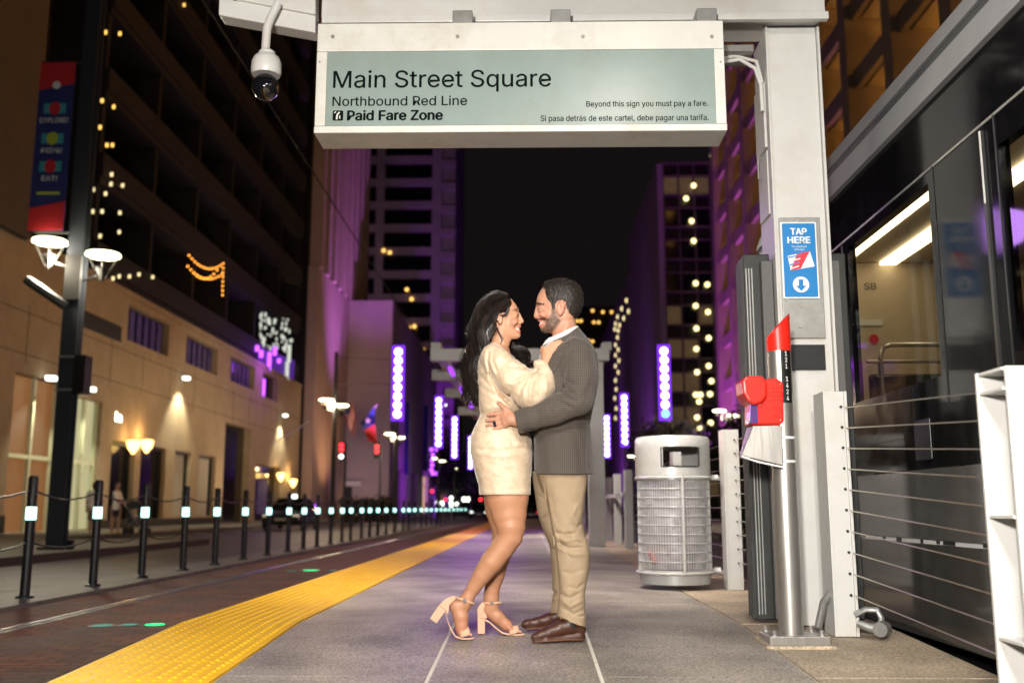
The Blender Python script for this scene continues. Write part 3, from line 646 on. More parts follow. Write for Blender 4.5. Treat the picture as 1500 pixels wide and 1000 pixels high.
# ================================================================ BACKGROUND
M['stone'] = mat('stone', (.33, .26, .18), .8, var=.14, vs=.8, dirt=.15, bump=.1, bs=10)
M['stone_dark'] = mat('stone_dark', (.022, .018, .018), .8, var=.2, vs=.6)
M['brown_dark'] = mat('brown_dark', (.07, .052, .042), .8, var=.15, vs=.6)
M['concrete_pale'] = mat('concrete_pale', (.36, .30, .30), .8, var=.1, vs=.6)
M['brown_wall'] = mat('brown_wall', (.28, .20, .13), .8, var=.1, vs=.6)
M['fin'] = mat('fin', (.36, .27, .25), .7, var=.08, vs=.4)
M['tower'] = mat('tower', (.24, .20, .21), .8, var=.15, vs=.3)
M['win_dark'] = mat('win_dark', (.006, .006, .008), .12)
M['dim_room'] = mat('dim_room', (.05, .04, .03), .3, emit=(1, .62, .28), es=.06, var=.8, vs=2)
M['curtain'] = mat('curtain', (.06, .05, .10), .8, emit=(.12, .03, .5), es=.055, var=.5, vs=4)
M['win_lit'] = emis('win_lit', (1.0, .62, .22), 1.1)
M['lobby'] = emis('lobby', (.85, .78, .42), .55)
M['lobby_orange'] = emis('lobby_orange', (.85, .34, .10), .26)
M['blind'] = mat('blind', (.30, .27, .22), .7, emit=(.5, .42, .32), es=.06)
M['mullion'] = mat('mullion', (.55, .58, .42), .5)
M['led'] = emis('led', (.72, .60, 1.0), 8.0)
M['led_panel'] = emis('led_panel', (.22, .03, 1.0), 1.6)
M['led_blue'] = emis('led_blue', (.10, .45, 1.0), 5.0)
M['band_light'] = emis('band_light', (.50, 1.0, .92), 3.2)
M['lamp_glow'] = emis('lamp_glow', (1.0, .92, .55), 9.0)
M['amber_glow'] = emis('amber_glow', (1.0, .62, .18), 5.0)
M['red_glow'] = emis('red_glow', (1.0, .02, .03), 5.0)
M['green_glow'] = emis('green_glow', (.0, 1.0, .28), 1.6)
M['teal_glow'] = emis('teal_glow', (.0, .55, .42), .5)
M['white_glow'] = emis('white_glow', (.9, 1.0, .85), 4.0)
M['yellow_glow'] = emis('yellow_glow', (1.0, .82, .36), 3.0)
M['purple_glow'] = emis('purple_glow', (.45, .08, 1.0), 3.0)
M['curb_dark'] = mat('curb_dark', (.05, .045, .04), .7)
PUR = (.42, .06, 1.0); AMB = (1.0, .62, .30)

# pavements and kerbs on the left
tag(B(-60, -9.0, -12, 27.8, .0, .15).build('sidewalk', 'walk'), kind='structure')
tag(B(-60, -13.6, 27.802, 300, .0, .15).build('sidewalk', 'walk'), kind='structure')
tag(B(-8.998, -8.85, -12, 27.8, 0, .155).build('kerb', 'curb_dark'), kind='structure')
tag(B(-13.598, -13.45, 27.95, 300, 0, .155).build('kerb', 'curb_dark'), kind='structure')
tag(B(-13.45, -8.85, 27.802, 27.95, 0, .155).build('kerb', 'curb_dark'), kind='structure')
tag(B(6.6, 60, -12, 300, .0, .15).build('sidewalk', 'walk'), kind='structure')

# bollards with a lit band, and the chains between them
def bollard():
    t = empty('bollard', (0, 0, .05), None, 'bollard', 'lit bollards along the track')
    MB().lathe([(.050, .05), (.050, .85)], (0, 0, 0), 12).build('shaft', 'dark_metal', t, True)
    MB().lathe([(.052, .851), (.052, .985)], (0, 0, 0), 12).build('light_band', 'band_light', t, True)
    MB().lathe([(.050, .986), (.050, 1.29), (.04, 1.31)], (0, 0, 0), 12).build('cap', 'dark_metal', t, True)
    MB().lathe([(.09, .05), (.09, .07), (.07, .08)], (0, 0, 0), 12).build('foot', 'dark_metal', t, True)
    return t
bys = [10.56, 12.2, 13.72, 15.35, 16.9, 18.6, 20.3, 22.0, 23.5, 25.0, 26.7, 28.3, 29.7, 31.6, 33.2, 35.0, 37.0, 39.3, 42.0, 44.0, 46.2, 49, 51.5, 54, 57, 60, 63, 66, 70, 74, 78, 83]
words = ['first', 'second', 'third', 'fourth', 'fifth', 'sixth', 'seventh', 'eighth', 'ninth', 'tenth', 'eleventh', 'twelfth', 'thirteenth', 'fourteenth', 'fifteenth', 'sixteenth']
b0 = bollard()
for i, y in enumerate(bys):
    o = b0 if i == 0 else copy_tree(b0)
    o.location = (-5.25, y, .05)
    o['label'] = ('%s lit black bollard beside the track counted from the left of the picture' % words[i]) if i < 16 else '%s of the small far bollards where the lit row runs together' % (words[i - 16].replace('first', 'nearest').replace('sixteenth', 'farthest'))
ch = empty('bollard_chain', (-5.25, 10, .9), 'thin dark chains sagging between the lit bollards', 'chain')
ya = [8.9] + bys[:14]
for i in range(len(ya) - 1):
    for h, sag in ((1.16, .09), (.62, .08)):
        pts = [(-5.25, ya[i] + (ya[i + 1] - ya[i]) * t / 8, h - sag * math.sin(math.pi * t / 8)) for t in range(9)]
        MB().tube(pts, .011, 5).build('chain', 'dark_metal', ch)

# street lamps: pole, two inverted-cone heads with a lit disc on top of each
M['lamp_metal'] = mat('lamp_metal', (.035, .033, .03), .5, .3)
def head(t, x, y, z):
    MB().lathe([(.34, z), (.36, z + .03), (.34, z + .07)], (x, y, 0), 20).build('lamp_disc', 'lamp_glow', t, True)
    for k in range(4):
        aa = math.pi / 2 * k + .4; MB().tube([(x + .30 * math.cos(aa), y + .30 * math.sin(aa), z), (x + .05 * math.cos(aa), y + .05 * math.sin(aa), z - .50)], .018, 5).build('cage_rod', 'lamp_metal', t)
    MB().lathe([(.02, z - .55), (.05, z - .45), (.14, z - .25), (.05, z - .26)], (x, y, 0), 12).build('lamp_cone', 'lamp_metal', t, True)
def street_lamp(x, y, label, big=False, grp='tall street lamps with two bright disc heads', hz=6.35, full=True):
    t = empty('street_lamp', (x, y, .15), label, 'street lamp', grp)
    if big:
        MB().box(x - .27, x + .27, y - .27, y + .27, .15, .20).box(x + .30, x + .42, y - .2, y - .1, .15, .34).build('base_plate', 'dark_metal', t)
        MB().box(x - .17, x + .17, y - .14, y - .11, .20, 13).box(x - .17, x + .17, y + .11, y + .14, .20, 13).box(x - .05, x + .05, y - .109, y + .109, .20, 13).build('pole', 'pole_paint', t)
        B(x + .18, x + .42, y - .2, y + .15, 3.35, 4.15).build('signal_box', 'black', t)
        for z in (3.4, 4.1): B(x - .2, x + .2, y - .155, y - .1415, z, z + .05).build('strap', 'galv', t)
        MB().tube([(x - .1, y - .15, 5.2), (x - .9, y - .35, 5.75)], .10, 6).build('camera_arm', 'dark_metal', t)
        B(x - .17, x + .17, y - .18, y - .142, 5.35, 6.3).build('lit_collar', 'lamp_metal', t)
    else: MB().lathe([(.14, .15), (.09, hz + (2.5 if full else 0))], (x, y, 0), 8).build('pole', 'pole_paint', t, True)
    for dx, dz in (((-.50, .17), (.52, -.13)) if big else ((-.38, .0), (.30, -.28))):
        MB().tube([(x, y, hz - .55 + dz), (x + dx * 1.0, y - .1, hz - .42 + dz)], .03, 6).build('arm', 'dark_metal', t)
        head(t, x + dx * 1.15, y - .1, hz + dz)
    return t
M['pole_paint'] = mat('pole_paint', (.035, .04, .05), .5, .2)
street_lamp(-9.72, 20.7, 'nearest tall street lamp on the left, carrying the red and blue banner', True, hz=6.42)
for y, l in ((50, 'street lamp just right of the tan building, second in the left row'), (73, 'street lamp in front of the white walled building on the left'), (109, 'street lamp under the second purple light column from the left'), (130, 'farthest street lamp of the left row, beside the woman')):
    street_lamp(-9.8, y, l, full=y < 60)
for y, l in ((56, 'street lamp right of the litter bin in front of the purple garage'), (105, 'small far street lamp above the fence left of the litter bin')):
    street_lamp(11.1, y, l, full=False)
lamp('POINT', 'street_light', (-10.2, 20.6, 6.2), 1300, (1, .89, .68), size=.3)
lamp('POINT', 'street_light', (-9.2, 20.6, 5.95), 300, (1, .89, .68), size=.3)
lamp('POINT', 'street_light', (-10.0, 50, 6.2), 2200, (1, .75, .45), size=.3)
lamp('POINT', 'street_light', (-10.0, 73, 6.2), 1500, (1, .75, .5), size=.3)
lamp('POINT', 'street_light', (11.0, 56, 6.2), 1200, (1, .8, .5), size=.3)
# banner
bt = PY(76, 92, 20.5); bb_ = PY(52, 338, 20.5); bx0, bx1 = -10.75, -9.98
z1, z0 = bt[2], bb_[2]; Hh = z1 - z0
M['banner_blue'] = mat('banner_blue', (.02, .03, .16), .7, var=.2, vs=2); M['banner_red'] = mat('banner_red', (.55, .02, .03), .7); M['teal'] = mat('teal', (.05, .35, .42), .6); M['lime'] = mat('lime', (.45, .55, .05), .6)
bn = empty('street_banner', (bx1, 20.5, z0), 'tall red and blue banner hung on the nearest street lamp pole, reading EXPLORE DRINK EAT', 'banner')
B(bx0, bx1, 20.49, 20.51, z0, z1).build('cloth', 'banner_blue', bn)
MB().prism([(bx0, 20.488, z1), (bx1, 20.488, z1), (bx1, 20.488, z1 - .13 * Hh), (bx0, 20.488, z1 - .17 * Hh)], (0, -.004, 0)).build('red_field', 'banner_red', bn)
MB().prism([(bx0, 20.488, z0), (bx1, 20.488, z0), (bx1, 20.488, z0 + .17 * Hh), (bx0, 20.488, z0 + .13 * Hh)], (0, -.004, 0)).build('red_field', 'banner_red', bn)
for z in (z0 - .02, z1 + .02): MB().tube([(bx0, 20.5, z), (-9.7, 20.6, z)], .025, 6).build('banner_arm', 'dark_metal', bn)
for t_, f in (('EXPLORE!', .635), ('DRINK!', .455), ('EAT!', .29)):
    w_ = .62 if t_ == 'EXPLORE!' else .46 if t_ == 'DRINK!' else .34
    text(t_, ((bx0 + bx1) / 2 - w_ / 2, 20.486, z0 + f * Hh), .115, w_, 'white_print', bn, bold=.012)
    B((bx0 + bx1) / 2 - .24, (bx0 + bx1) / 2 + .24, 20.484, 20.488, z0 + (f + .055) * Hh, z0 + (f + .115) * Hh).build('picture', 'teal', bn)
    MB().prism([((bx0 + bx1) / 2 + .13 * math.cos(k * math.pi / 6), 20.483, z0 + (f + .085) * Hh + .15 * math.sin(k * math.pi / 6)) for k in range(12)], (0, -.003, 0)).build('picture', 'banner_red' if t_ != 'DRINK!' else 'lime', bn)
MB().prism([((bx0 + bx1) / 2 + .09 * math.cos(k * math.pi / 8), 20.482, z1 - .14 * Hh + .09 * math.sin(k * math.pi / 8)) for k in range(16)], (0, -.003, 0)).build('badge', 'white_print', bn)
B((bx0 + bx1) / 2 - .25, (bx0 + bx1) / 2 + .25, 20.484, 20.488, z0 + .21 * Hh, z0 + .225 * Hh).build('print_line', 'lime', bn)

# ---------------------------------------------------------------- tan stone building on the left
XF = -18.0
def rect(x0, x1, yt, yb, XX=XF, refy=None):
    """opening on the street wall from the pixel box of its left edge top/bottom"""
    a = PX(x0, yt, XX); b_ = PX(x0, yb, XX); c_ = PX(x1, yt, XX); return (a[1], c_[1], max(.16, b_[2]), a[2])
YA = 19.0; YE = 78.0; ZT = 10.4
ents = [(34.3, 37.9, .16, 5.7), (38.9, 41.6, .16, 5.4)]
low = [(42.8, 45.4, .5, 3.9), (46.1, 49.3, .5, 3.9), (50.6, 53.0, .6, 3.9), (54.3, 57.2, .6, 3.9)]
recess = [(58.8, 64.2, .16, 6.05)]; bay = [(65.8, 72.3, .16, 3.9)]
ups = [(43.7, 48.8, 8.45, 10.0 + .05), (51.4, 56.7, 8.55, 10.05), (59.2, 64.5, 8.6, 10.1), (66.6, 70.6, 8.5, 10.1)]
sb = empty('stone_building', (XF, 48, .15), 'tan stone building with shop openings and small wall lamps across the street on the left', 'building')
hol = ents + low + recess + bay + ups
walls((XF, YA, .15), (0, 1, 0), (1, 0, 0), YE - YA, ZT - .15, [(a - YA, b_ - YA, c_ - .15, d_ - .15) for a, b_, c_, d_ in hol], .45, 'wall', 'stone', sb)
B(XF - .4, XF + .06, YA, YE, ZT, ZT + .25).build('cornice', 'stone', sb)
B(XF - 12, XF - .4, YE - .02, YE, .15, ZT).build('end_wall', 'stone', sb)
def plane(rc, m, name='window', ins=.35, X=XF, p=sb): 
    a, b_, c_, d_ = rc; return B(X - ins - .03, X - ins, a, b_, c_, d_).build(name, m, p)
for k, rc in enumerate(ents):
    plane(rc, 'lobby_orange' if k == 0 else 'lobby', 'door_glass')
    a, b_, c_, d_ = rc
    for y in ((a + .05, a + 1.75, b_ - .15) if k == 0 else (a + .02, a + 1.4, b_ - .14)): B(XF - .30, XF - .16, y, y + .14, c_, d_).build('mullion', 'mullion', sb)
    B(XF - .30, XF - .18, a, b_, 2.75, 2.9).build('transom', 'mullion', sb)
for k, rc in enumerate(low):
    plane(rc, ('win_dark', 'win_dark', 'blind', 'blind')[k])
    a, b_, c_, d_ = rc
    for y in (a, b_ - .12): B(XF - .33, XF - .2, y, y + .12, c_, d_).build('frame', 'black', sb)
    B(XF - .33, XF - .2, a, b_, d_ - .15, d_).build('frame', 'black', sb)
plane(recess[0], 'win_dark', 'doorway', .43); plane(bay[0], 'win_dark', 'doorway', .43)
B(XF - .40, XF - .3, 67.5, 70, .6, 3.0).build('poster', 'curtain', sb)
for k, rc in enumerate(ups):
    if k < 3:
        a, b_, c_, d_ = rc; plane(rc, 'win_dark')
        for q_ in range(6): B(XF - .34, XF - .30, a + (b_ - a) * (q_ + .12) / 6, a + (b_ - a) * (q_ + .7) / 6, c_ + .05, d_ - .05).build('curtain', 'curtain', sb)
    else: plane(rc, 'win_dark')
B(XF - .02, XF + .01, 39.2, 43.0, 8.2, 8.9).build('vent_grille', 'black', sb)
for k in range(6): B(XF + .012, XF + .03, 39.2, 43.0, 8.22 + k * .11, 8.27 + k * .11).build('vent_slat', 'stone_dark', sb)
for k in range(16): B(XF + .0005, XF + .0045, 20.5 + k * 3.6, 20.54 + k * 3.6, 6.1, 8.2).build('stone_joint', 'stone_dark', sb)
for z in (2.2, 4.3, 6.4, 7.9): B(XF + .0005, XF + .004, YA, YE, z, z + .03).build('stone_joint', 'stone_dark', sb) if z > 6 else None
B(XF - .01, XF + .12, YA, 34.2, .15, .75).build('plinth', 'stone_dark', sb); B(XF - .01, XF + .12, 41.7, 58.7, .15, .5).build('plinth', 'stone_dark', sb)
B(-18.6, -17.7, YA, 34.0, ZT, 60).build('corner_tower_wall', 'brown_dark', sb)
text('in', (XF + .02, 42.9, 4.75), .42, .75, 'white_glow', sb, 'letters', .04, face=(0, 1))
# wall lamps
def wall_lamp(px, py, kind, label, e):
    x, y, z = PX(px, py, XF + .35)
    t = empty('wall_lamp', (XF, y, z), label, 'wall lamp', 'wall lamps on the tan building')
    if kind == 'spot':
        B(XF + .001, XF + .2, y - .05, y + .05, z + .02, z + .08).build('bracket', 'dark_metal', t)
        B(XF + .2, XF + .5, y - .15, y + .15, z, z + .16).build('lamp_head', 'white_glow', t)
        lamp('SPOT', 'wall_lamp_light', (XF + .85, y, z - .05), e, (1, .95, .66), (XF + .35, y, z - 2.6), .05, 92, .55)
    else:
        B(XF + .001, XF + .25, y - .04, y + .04, z - .1, z - .04).build('bracket', 'dark_metal', t)
        MB().lathe([(.05, z - .38), (.24, z - .1), (.30, z + .18), (.2, z + .22)], (XF + .42, y, 0), 14).build('lamp_shade', 'amber_glow', t, True)
        lamp('POINT', 'wall_lamp_light', (XF + .5, y, z + .5), e, (1, .55, .18), size=.1)
wall_lamp(75, 557, 'spot', 'white wall lamp left of the big pole, over the orange lit doorway', 600)
wall_lamp(133, 573, 'spot', 'white wall lamp just right of the big pole, over the bright doorway', 600)
wall_lamp(273, 556, 'spot', 'white wall lamp on blank tan wall throwing a cone of light, middle of the building', 1100)
wall_lamp(418, 610, 'spot', 'white wall lamp near the far end of the tan building', 1100)
wall_lamp(213, 651, 'bowl', 'amber box lamp above the shop window, right of the strollers', 60)
wall_lamp(193, 652, 'bowl', 'dim amber lamp on the shop window beside the pedestrians', 25)
wall_lamp(428, 706, 'bowl', 'amber tulip wall lamp above the parked car', 90)
wall_lamp(410, 697, 'bowl', 'small amber lamp in the dark bay behind the parked car', 30)
wall_lamp(468, 711, 'bowl', 'amber tulip wall lamp nearest the next building, right of the parked car', 90)
fp = empty('flag_pole', (XF, 70, 5), 'bare slanted flag pole sticking out of the tan building', 'flag pole')
MB().tube([(XF, 70, 5.5), (XF + 2.6, 69.5, 7.0)], .06, 6).build('pole', 'white_paint', fp)
lamp('SPOT', 'facade_wash', (-13.9, 58, .3), 1100, (1, .74, .46), (XF, 60, 6), .3, 130, 1)
lamp('SPOT', 'facade_wash', (-13.9, 42, .3), 420, (1, .80, .56), (XF, 42, 5), .3, 130, 1)

# dark balcony tower above it
M['dark_slab'] = mat('dark_slab', (.006, .005, .010), .8, var=.2, vs=.5)
bt_ = empty('balcony_tower', (-20, 60, 10.6), 'dark apartment tower with balconies above the tan building, one hung with orange string lights', 'building')
B(-26, -21.0, 40.5, 78, ZT + .26, 62).build('inner_wall', 'stone_dark', bt_)
for k in range(13):
    z = 11.0 + k * 3.9
    B(-20.99, -18.3, 40.5, 78, z + 1.3 - 1.5, z + 1.3 - 1.2).build('floor_slab', 'dark_slab', bt_)
    B(-18.42, -18.2, 40.5, 78, z + .102, z + 1.15).build('balcony_parapet', 'dark_slab', bt_)
for k in range(7): B(-20.99, -18.45, 40.6 + k * 6.2, 40.9 + k * 6.2, 10.9, 62).build('party_wall', 'dark_slab', bt_)
def bwin(px0, px1, py0, py1, m, X=-20.95):
    a = PX(px0, py0, X); b_ = PX(px1, py1, X); o = B(X, X + .04, a[1], b_[1], min(a[2], b_[2]), max(a[2], b_[2])).build('balcony_window', m, bt_)
M['dim_amber'] = emis('dim_amber', (.8, .42, .10), .035); M['dim_orange'] = emis('dim_orange', (.9, .30, .04), .10)
def quad_px(pts, X, m, name, parent): return MB().prism([PX(px, py, X) for px, py in pts], (-.05, 0, 0)).build(name, m, parent)
quad_px([(284, 232), (332, 280), (332, 318), (284, 318)], -20.9, 'dim_amber', 'balcony_window', bt_)
quad_px([(277, 350), (330, 385), (330, 440), (277, 432)], -20.9, 'dim_orange', 'balcony_window', bt_)
quad_px([(150, 92), (170, 112), (168, 230), (150, 210)], -20.9, 'dim_amber', 'balcony_window', bt_)
sl = empty('string_lights', (-18.6, 55, 15), 'orange string lights draped in swags on a balcony of the dark tower', 'string lights')
def swag(x0, y0, x1, y1, sag, n):
    for i in range(n):
        t = i / (n - 1); px, py = x0 + (x1 - x0) * t, y0 + (y1 - y0) * t + sag * 4 * t * (1 - t)
        x, y, z = PX(px, py, -18.1); MB().ball((x, y, z), .05, 6, 4).build('bulb', 'bulb_glow', sl)
M['bulb_glow'] = emis('bulb_glow', (1.0, .34, .04), 5.0)
swag(277, 374, 327, 386, 13, 13); swag(275, 390, 325, 402, 12, 12); swag(327, 386, 326, 432, 0, 8); swag(284, 400, 318, 396, 10, 8)
mn = empty('window_lights', (-20, 70, 9), 'white and purple glass lights glowing in the window at the tower end', 'window lights')
for k in range(42):
    px = random.uniform(381, 429); py = 462 + random.uniform(0, 40) + (px - 381) * .25
    x, y, z = PX(px, py, -18.05); MB().tube([(x, y, z - .22), (x, y, z + .22)], .035, 5).build('glass_rod', 'rod_glow', mn) if 'rod_glow' in M else None
M['rod_glow'] = emis('rod_glow', (.9, .95, .8), .8)
for k in range(70):
    px = random.uniform(381, 428); py = 458 + random.uniform(0, 46) + (px - 381) * .25
    x, y, z = PX(px, py, -18.05); MB().ball((x, y, z + random.uniform(-.2, .2)), random.uniform(.05, .09), 6, 4, random.uniform(1, 3)).build('glass_drop', 'rod_glow', mn)
for px, py, h in ((380, 512, 12), (386, 520, 14), (398, 528, 24), (397, 540, 12), (406, 516, 16), (412, 530, 10), (389, 566, 22), (388, 578, 8), (424, 545, 30), (427, 520, 30)):
    a = PX(px - 3, py - h / 2, -18.03); c_ = PX(px + 3, py + h / 2, -18.03)
    MB().tube([(a[0], a[1], c_[2]), (a[0], a[1], a[2])], .13, 8).build('glass_tube', 'purple_glow' if px < 420 else 'rod_glow', mn)
quad_px([(378, 500), (432, 524), (432, 553), (378, 530)], -18.15, 'purple_dim', 'window', mn) if 'purple_dim' in M else None
M['purple_dim'] = emis('purple_dim', (.25, .05, .9), .25)
quad_px([(378, 506), (432, 528), (430, 556), (378, 532)], -18.15, 'purple_dim', 'window', mn)
lamp('POINT', 'window_glow', (-16.5, 66, 10.5), 220, PUR, size=.5)
# towers behind, glimpsed past the street lamp
def scatter_lights(parent, pts, X=None, Y=None, m='yellow_glow', r=.16):
    for px, py in pts:
        p = PY(px, py, Y); s = r; MB().ball((p[0], Y - .05, p[2]), s, 8, 5).build('lit_window', m, parent)
ft = empty('far_tower', (-50, 80, 0), 'dark tower behind the street banner with a few amber windows', 'building')
B(-62, -20.5, 80, 100, 0, 70).build('wall', 'stone_dark', ft)
M['amber_win'] = emis('amber_win', (1.0, .55, .08), .45)
for pts in ([(77, 25), (100, 20), (98, 92), (77, 92)], [(101, 45), (124, 62), (124, 92), (101, 92)]):
    MB().prism([PY(px, py, 79.9) for px, py in pts], (0, -.05, 0)).build('window', 'amber_win', ft)
M['dim_yellow'] = emis('dim_yellow', (1.0, .8, .4), 1.6); M['small_amber'] = emis('small_amber', (1.0, .55, .12), 2.2)
for k, (px, py) in enumerate([(67, 52), (105, 47), (136, 48), (155, 48), (176, 50), (270, 8), (150, 148), (167, 157), (62, 212), (147, 187), (157, 213), (165, 213), (112, 262), (108, 308), (137, 278), (136, 310), (150, 310), (164, 256), (163, 270), (180, 272), (155, 284), (176, 312), (175, 340), (147, 346), (166, 408), (175, 405), (190, 405), (204, 402), (224, 406)]):
    x, y, z = PX(px, py, -18.12) if px > 125 else PY(px, py, 79.8); s = .05 if px > 125 else .14
    scat = B(x - s, x + s, y - .05, y, z - s * 1.6, z + s * 1.6).build('lit_window', 'small_amber' if py < 220 else 'dim_yellow', bt_ if px > 125 else ft)

# tall building with vertical fins
fb = empty('fin_tower', (-17.5, 90, 0), 'tall masonry tower with vertical fins washed purple, left of the dark sky', 'building')
B(-40, -17.9, 78.6, 102, 0, 75).build('core', 'black', fb)  # blackened so the recesses between the fins look shaded
B(-17.89, -17.1, 78.6, 102, 0, 20.5).build('lower_wall', 'fin', fb)
for k in range(9):
    y = 79.0 + k * 2.75; B(-17.89, -16.9, y, y + 1.0, 20.52, 75).build('fin', 'fin', fb)
B(-17.6, -16.8, 86, 90, 0, 10).build('entrance_pier', 'brown_wall', fb)
for zz in (3, 6.4, 9.8, 13.2):
    B(-17.1, -17.05, 93.5, 96.5, zz + .5, zz + 2.2).build('window', 'curtain', fb)
lamp('SPOT', 'purple_uplight', (-10.5, 83, 2.5), 38000, (.60, .17, .90), (-17.2, 90, 36), .4, 50, .9)
lamp('SPOT', 'warm_uplight', (-13.0, 82, .5), 3200, (1, .55, .25), (-17.3, 84, 14), .4, 90, .9)

# gridded tower behind
gt = empty('grid_tower', (-20, 150, 0), 'tall concrete tower with rows of wide dark windows behind the low white building', 'building')
gx0, gx1 = -28.5, -13.6
rows = [22.5 + k * 3.72 for k in range(15)]
cols = [(-27.9, -23.9), (-22.6, -15.1)]
hs = [(c0 - gx0, c1 - gx0, z, z + 2.55) for c0, c1 in cols for z in rows]
walls((gx0, 150, 0), (1, 0, 0), (0, -1, 0), gx1 - gx0, 80, hs, .9, 'front_wall', 'tower', gt)
for c0, c1 in cols:
    for z in rows: B(c0, c1, 150.85, 150.89, z, z + 2.55).build('window', 'win_dark', gt)
for k in range(22):
    B(gx1, gx1 + 2.2, 150 , 150.5, 2 + k * 3.72, 3.2 + k * 3.72).build('side_slat', 'tower', gt)
B(gx1 - .01, gx1 + 2.1, 150.52, 172, 0, 80).build('side_wall', 'tower', gt)
lamp('SPOT', 'purple_uplight', (-8.5, 141, 2), 22000, PUR, (gx1 + 1.5, 151, 40), .4, 60, .9)
lamp('SPOT', 'purple_uplight', (-22, 112, 21), 10500, (.80, .45, .72), (-20, 150, 46), .4, 75, .9)  # frontal light added to make the tower's floors visible
scatter_lights(gt, [(524, 270), (530, 267), (536, 334), (522, 338), (522, 358), (562, 367), (571, 370), (596, 424), (603, 438), (600, 480), (607, 478), (620, 512)], Y=149.9, m='small_amber', r=.3)

# low white building, street side receding
wb = empty('theatre_building', (-20, 93, 0), 'pale blank walled building washed purple, in front of the gridded tower', 'building')
walls((-18.6, 93, 0), (1, 0, 0), (0, -1, 0), 5.6, 20.6, [(.6, 1.3, 4.9, 5.4)], .2, 'front_wall', 'concrete_pale', wb)
walls((-13.0, 93, 0), (0, 1, 0), (1, 0, 0), 75, 20.6, [(6 + k * 12, 12 + k * 12, .5, 5) for k in range(6)], .5, 'side_wall', 'concrete_pale', wb)
for k in range(6): B(-13.55, -13.5, 99 + k * 12, 105 + k * 12, .5, 5).build('window', ('win_lit', 'win_dark')[k % 2] if k else 'win_dark', wb)
B(-18.6, -13.01, 93.01, 168, 20.3, 20.6).build('roof', 'tower', wb)
B(-18.0, -15.6, 92.6, 92.95, 3.1, 3.5).build('awning', 'white_paint', wb)
B(-17.9, -16.4, 92.9, 92.95, 0, 3.0).build('door', 'black', wb)
for x in (-13.0,):
    B(-12.98, -12.6, 104, 104.3, 4.5, 12).build('banner_panel', 'banner_blue', wb); B(-12.98, -12.4, 122, 122.3, 5.5, 13.5).build('banner_panel', 'banner_blue', wb)
lamp('SPOT', 'purple_uplight', (-8.8, 98, .4), 3200, PUR, (-13, 108, 10), .4, 110, .9)
lamp('SPOT', 'purple_uplight', (-8.8, 122, .4), 3200, PUR, (-13, 132, 10), .4, 110, .9)
lamp('SPOT', 'purple_uplight', (-14.5, 84, .4), 900, (.75, .5, .85), (-15.8, 93, 9), .4, 90, .9)
lamp('SPOT', 'warm_uplight', (-15, 87, .3), 420, (1, .7, .5), (-16.5, 93, 3), .3, 90, .9)

# ---------------------------------------------------------------- LED light columns
def led_column(x, y, label, n=8, blue=False, zb=5.35, zt=8.9):
    t = empty('light_column', (x, y, 0), label, 'light column', 'purple light columns along the tracks')
    MB().lathe([(.10, 0), (.08, zb)], (x, y, 0), 8).build('pole', 'pole_paint', t, True)
    B(x - .30, x + .30, y - .08, y + .08, zb - .1, zt + .1).build('panel', 'led_panel', t)
    h = (zt - zb) / n; random.seed(4)
    for k in range(n):
        z = zb + (k + .5) * h; b_ = MB()
        b_.prism([(x + .185 * math.cos(q_ * math.pi / 8), y - .082, z + .185 * math.sin(q_ * math.pi / 8)) for q_ in range(16)], (0, -.02, 0))
        b_.build('light_disc', 'led_blue' if blue and k == 0 else 'led', t)
for x, y, l in ((-6.5, 49, 'tallest purple light column on the left, in front of the pale building'), (-6.5, 71.5, 'second purple light column from the left'), (-6.5, 87, 'third purple light column, just left of the woman hair'), (-6.5, 111, 'fourth purple light column, half hidden behind the woman')):
    led_column(x, y, l)
led_column(6.7, 49, 'tallest purple light column on the right with a blue lamp at its foot', blue=True)
led_column(6.7, 70, 'middle purple light column on the right')
led_column(6.7, 86, 'smallest purple light column on the right, beside the man', 8)
sd = empty('purple_reflection', (-12, 100, 6), 'glowing balls standing in for a small purple reflection low between the left light columns', 'sign')
for px, py in [(632, 658), (640, 658), (634, 666), (633, 674), (633, 681), (632, 688), (634, 693), (640, 693)]:
    x, y, z = PY(px, py, 98); MB().ball((x, y, z), .2, 8, 5).build('lamp', 'purple_glow', sd)  # a small purple reflection, built as glowing balls

# ---------------------------------------------------------------- right side: garage with lit slots
gr = empty('parking_garage', (14, 50, 0), 'parking garage on the right with slanting amber lit openings and purple washed piers', 'building')
M['garage'] = mat('garage', (.15, .115, .09), .8, var=.2, vs=.5); M['garage_lamp'] = emis('garage_lamp', (1.0, .46, .08), 34)
B(16.2, 30, 14, 73.5, 0, 60).build('inner_wall', 'garage', gr)
for k in range(18):
    z = 3.0 + k * 3.15
    B(14.45, 16.19, 14, 73.5, z, z + .35).build('floor_slab', 'garage', gr)
    B(14.0, 14.25, 14, 73.5, z - .1, z + .75).build('spandrel', 'garage', gr)
    B(15.7, 15.78, 14, 73.5, z + 2.2, z + 2.26).build('tube_lamp', 'garage_lamp', gr)
for k in range(12): B(13.7, 16.15, 15 + k * 5.1, 15.9 + k * 5.1, 0, 60).build('pier', 'garage', gr)
for y, e in ((68, 26000), (60, 15000), (52, 7000)):
    lamp('SPOT', 'purple_uplight', (10.8, y, .5), e, (.55, .07, .9), (14.0, y + 2, 16), .4, 90, .9)
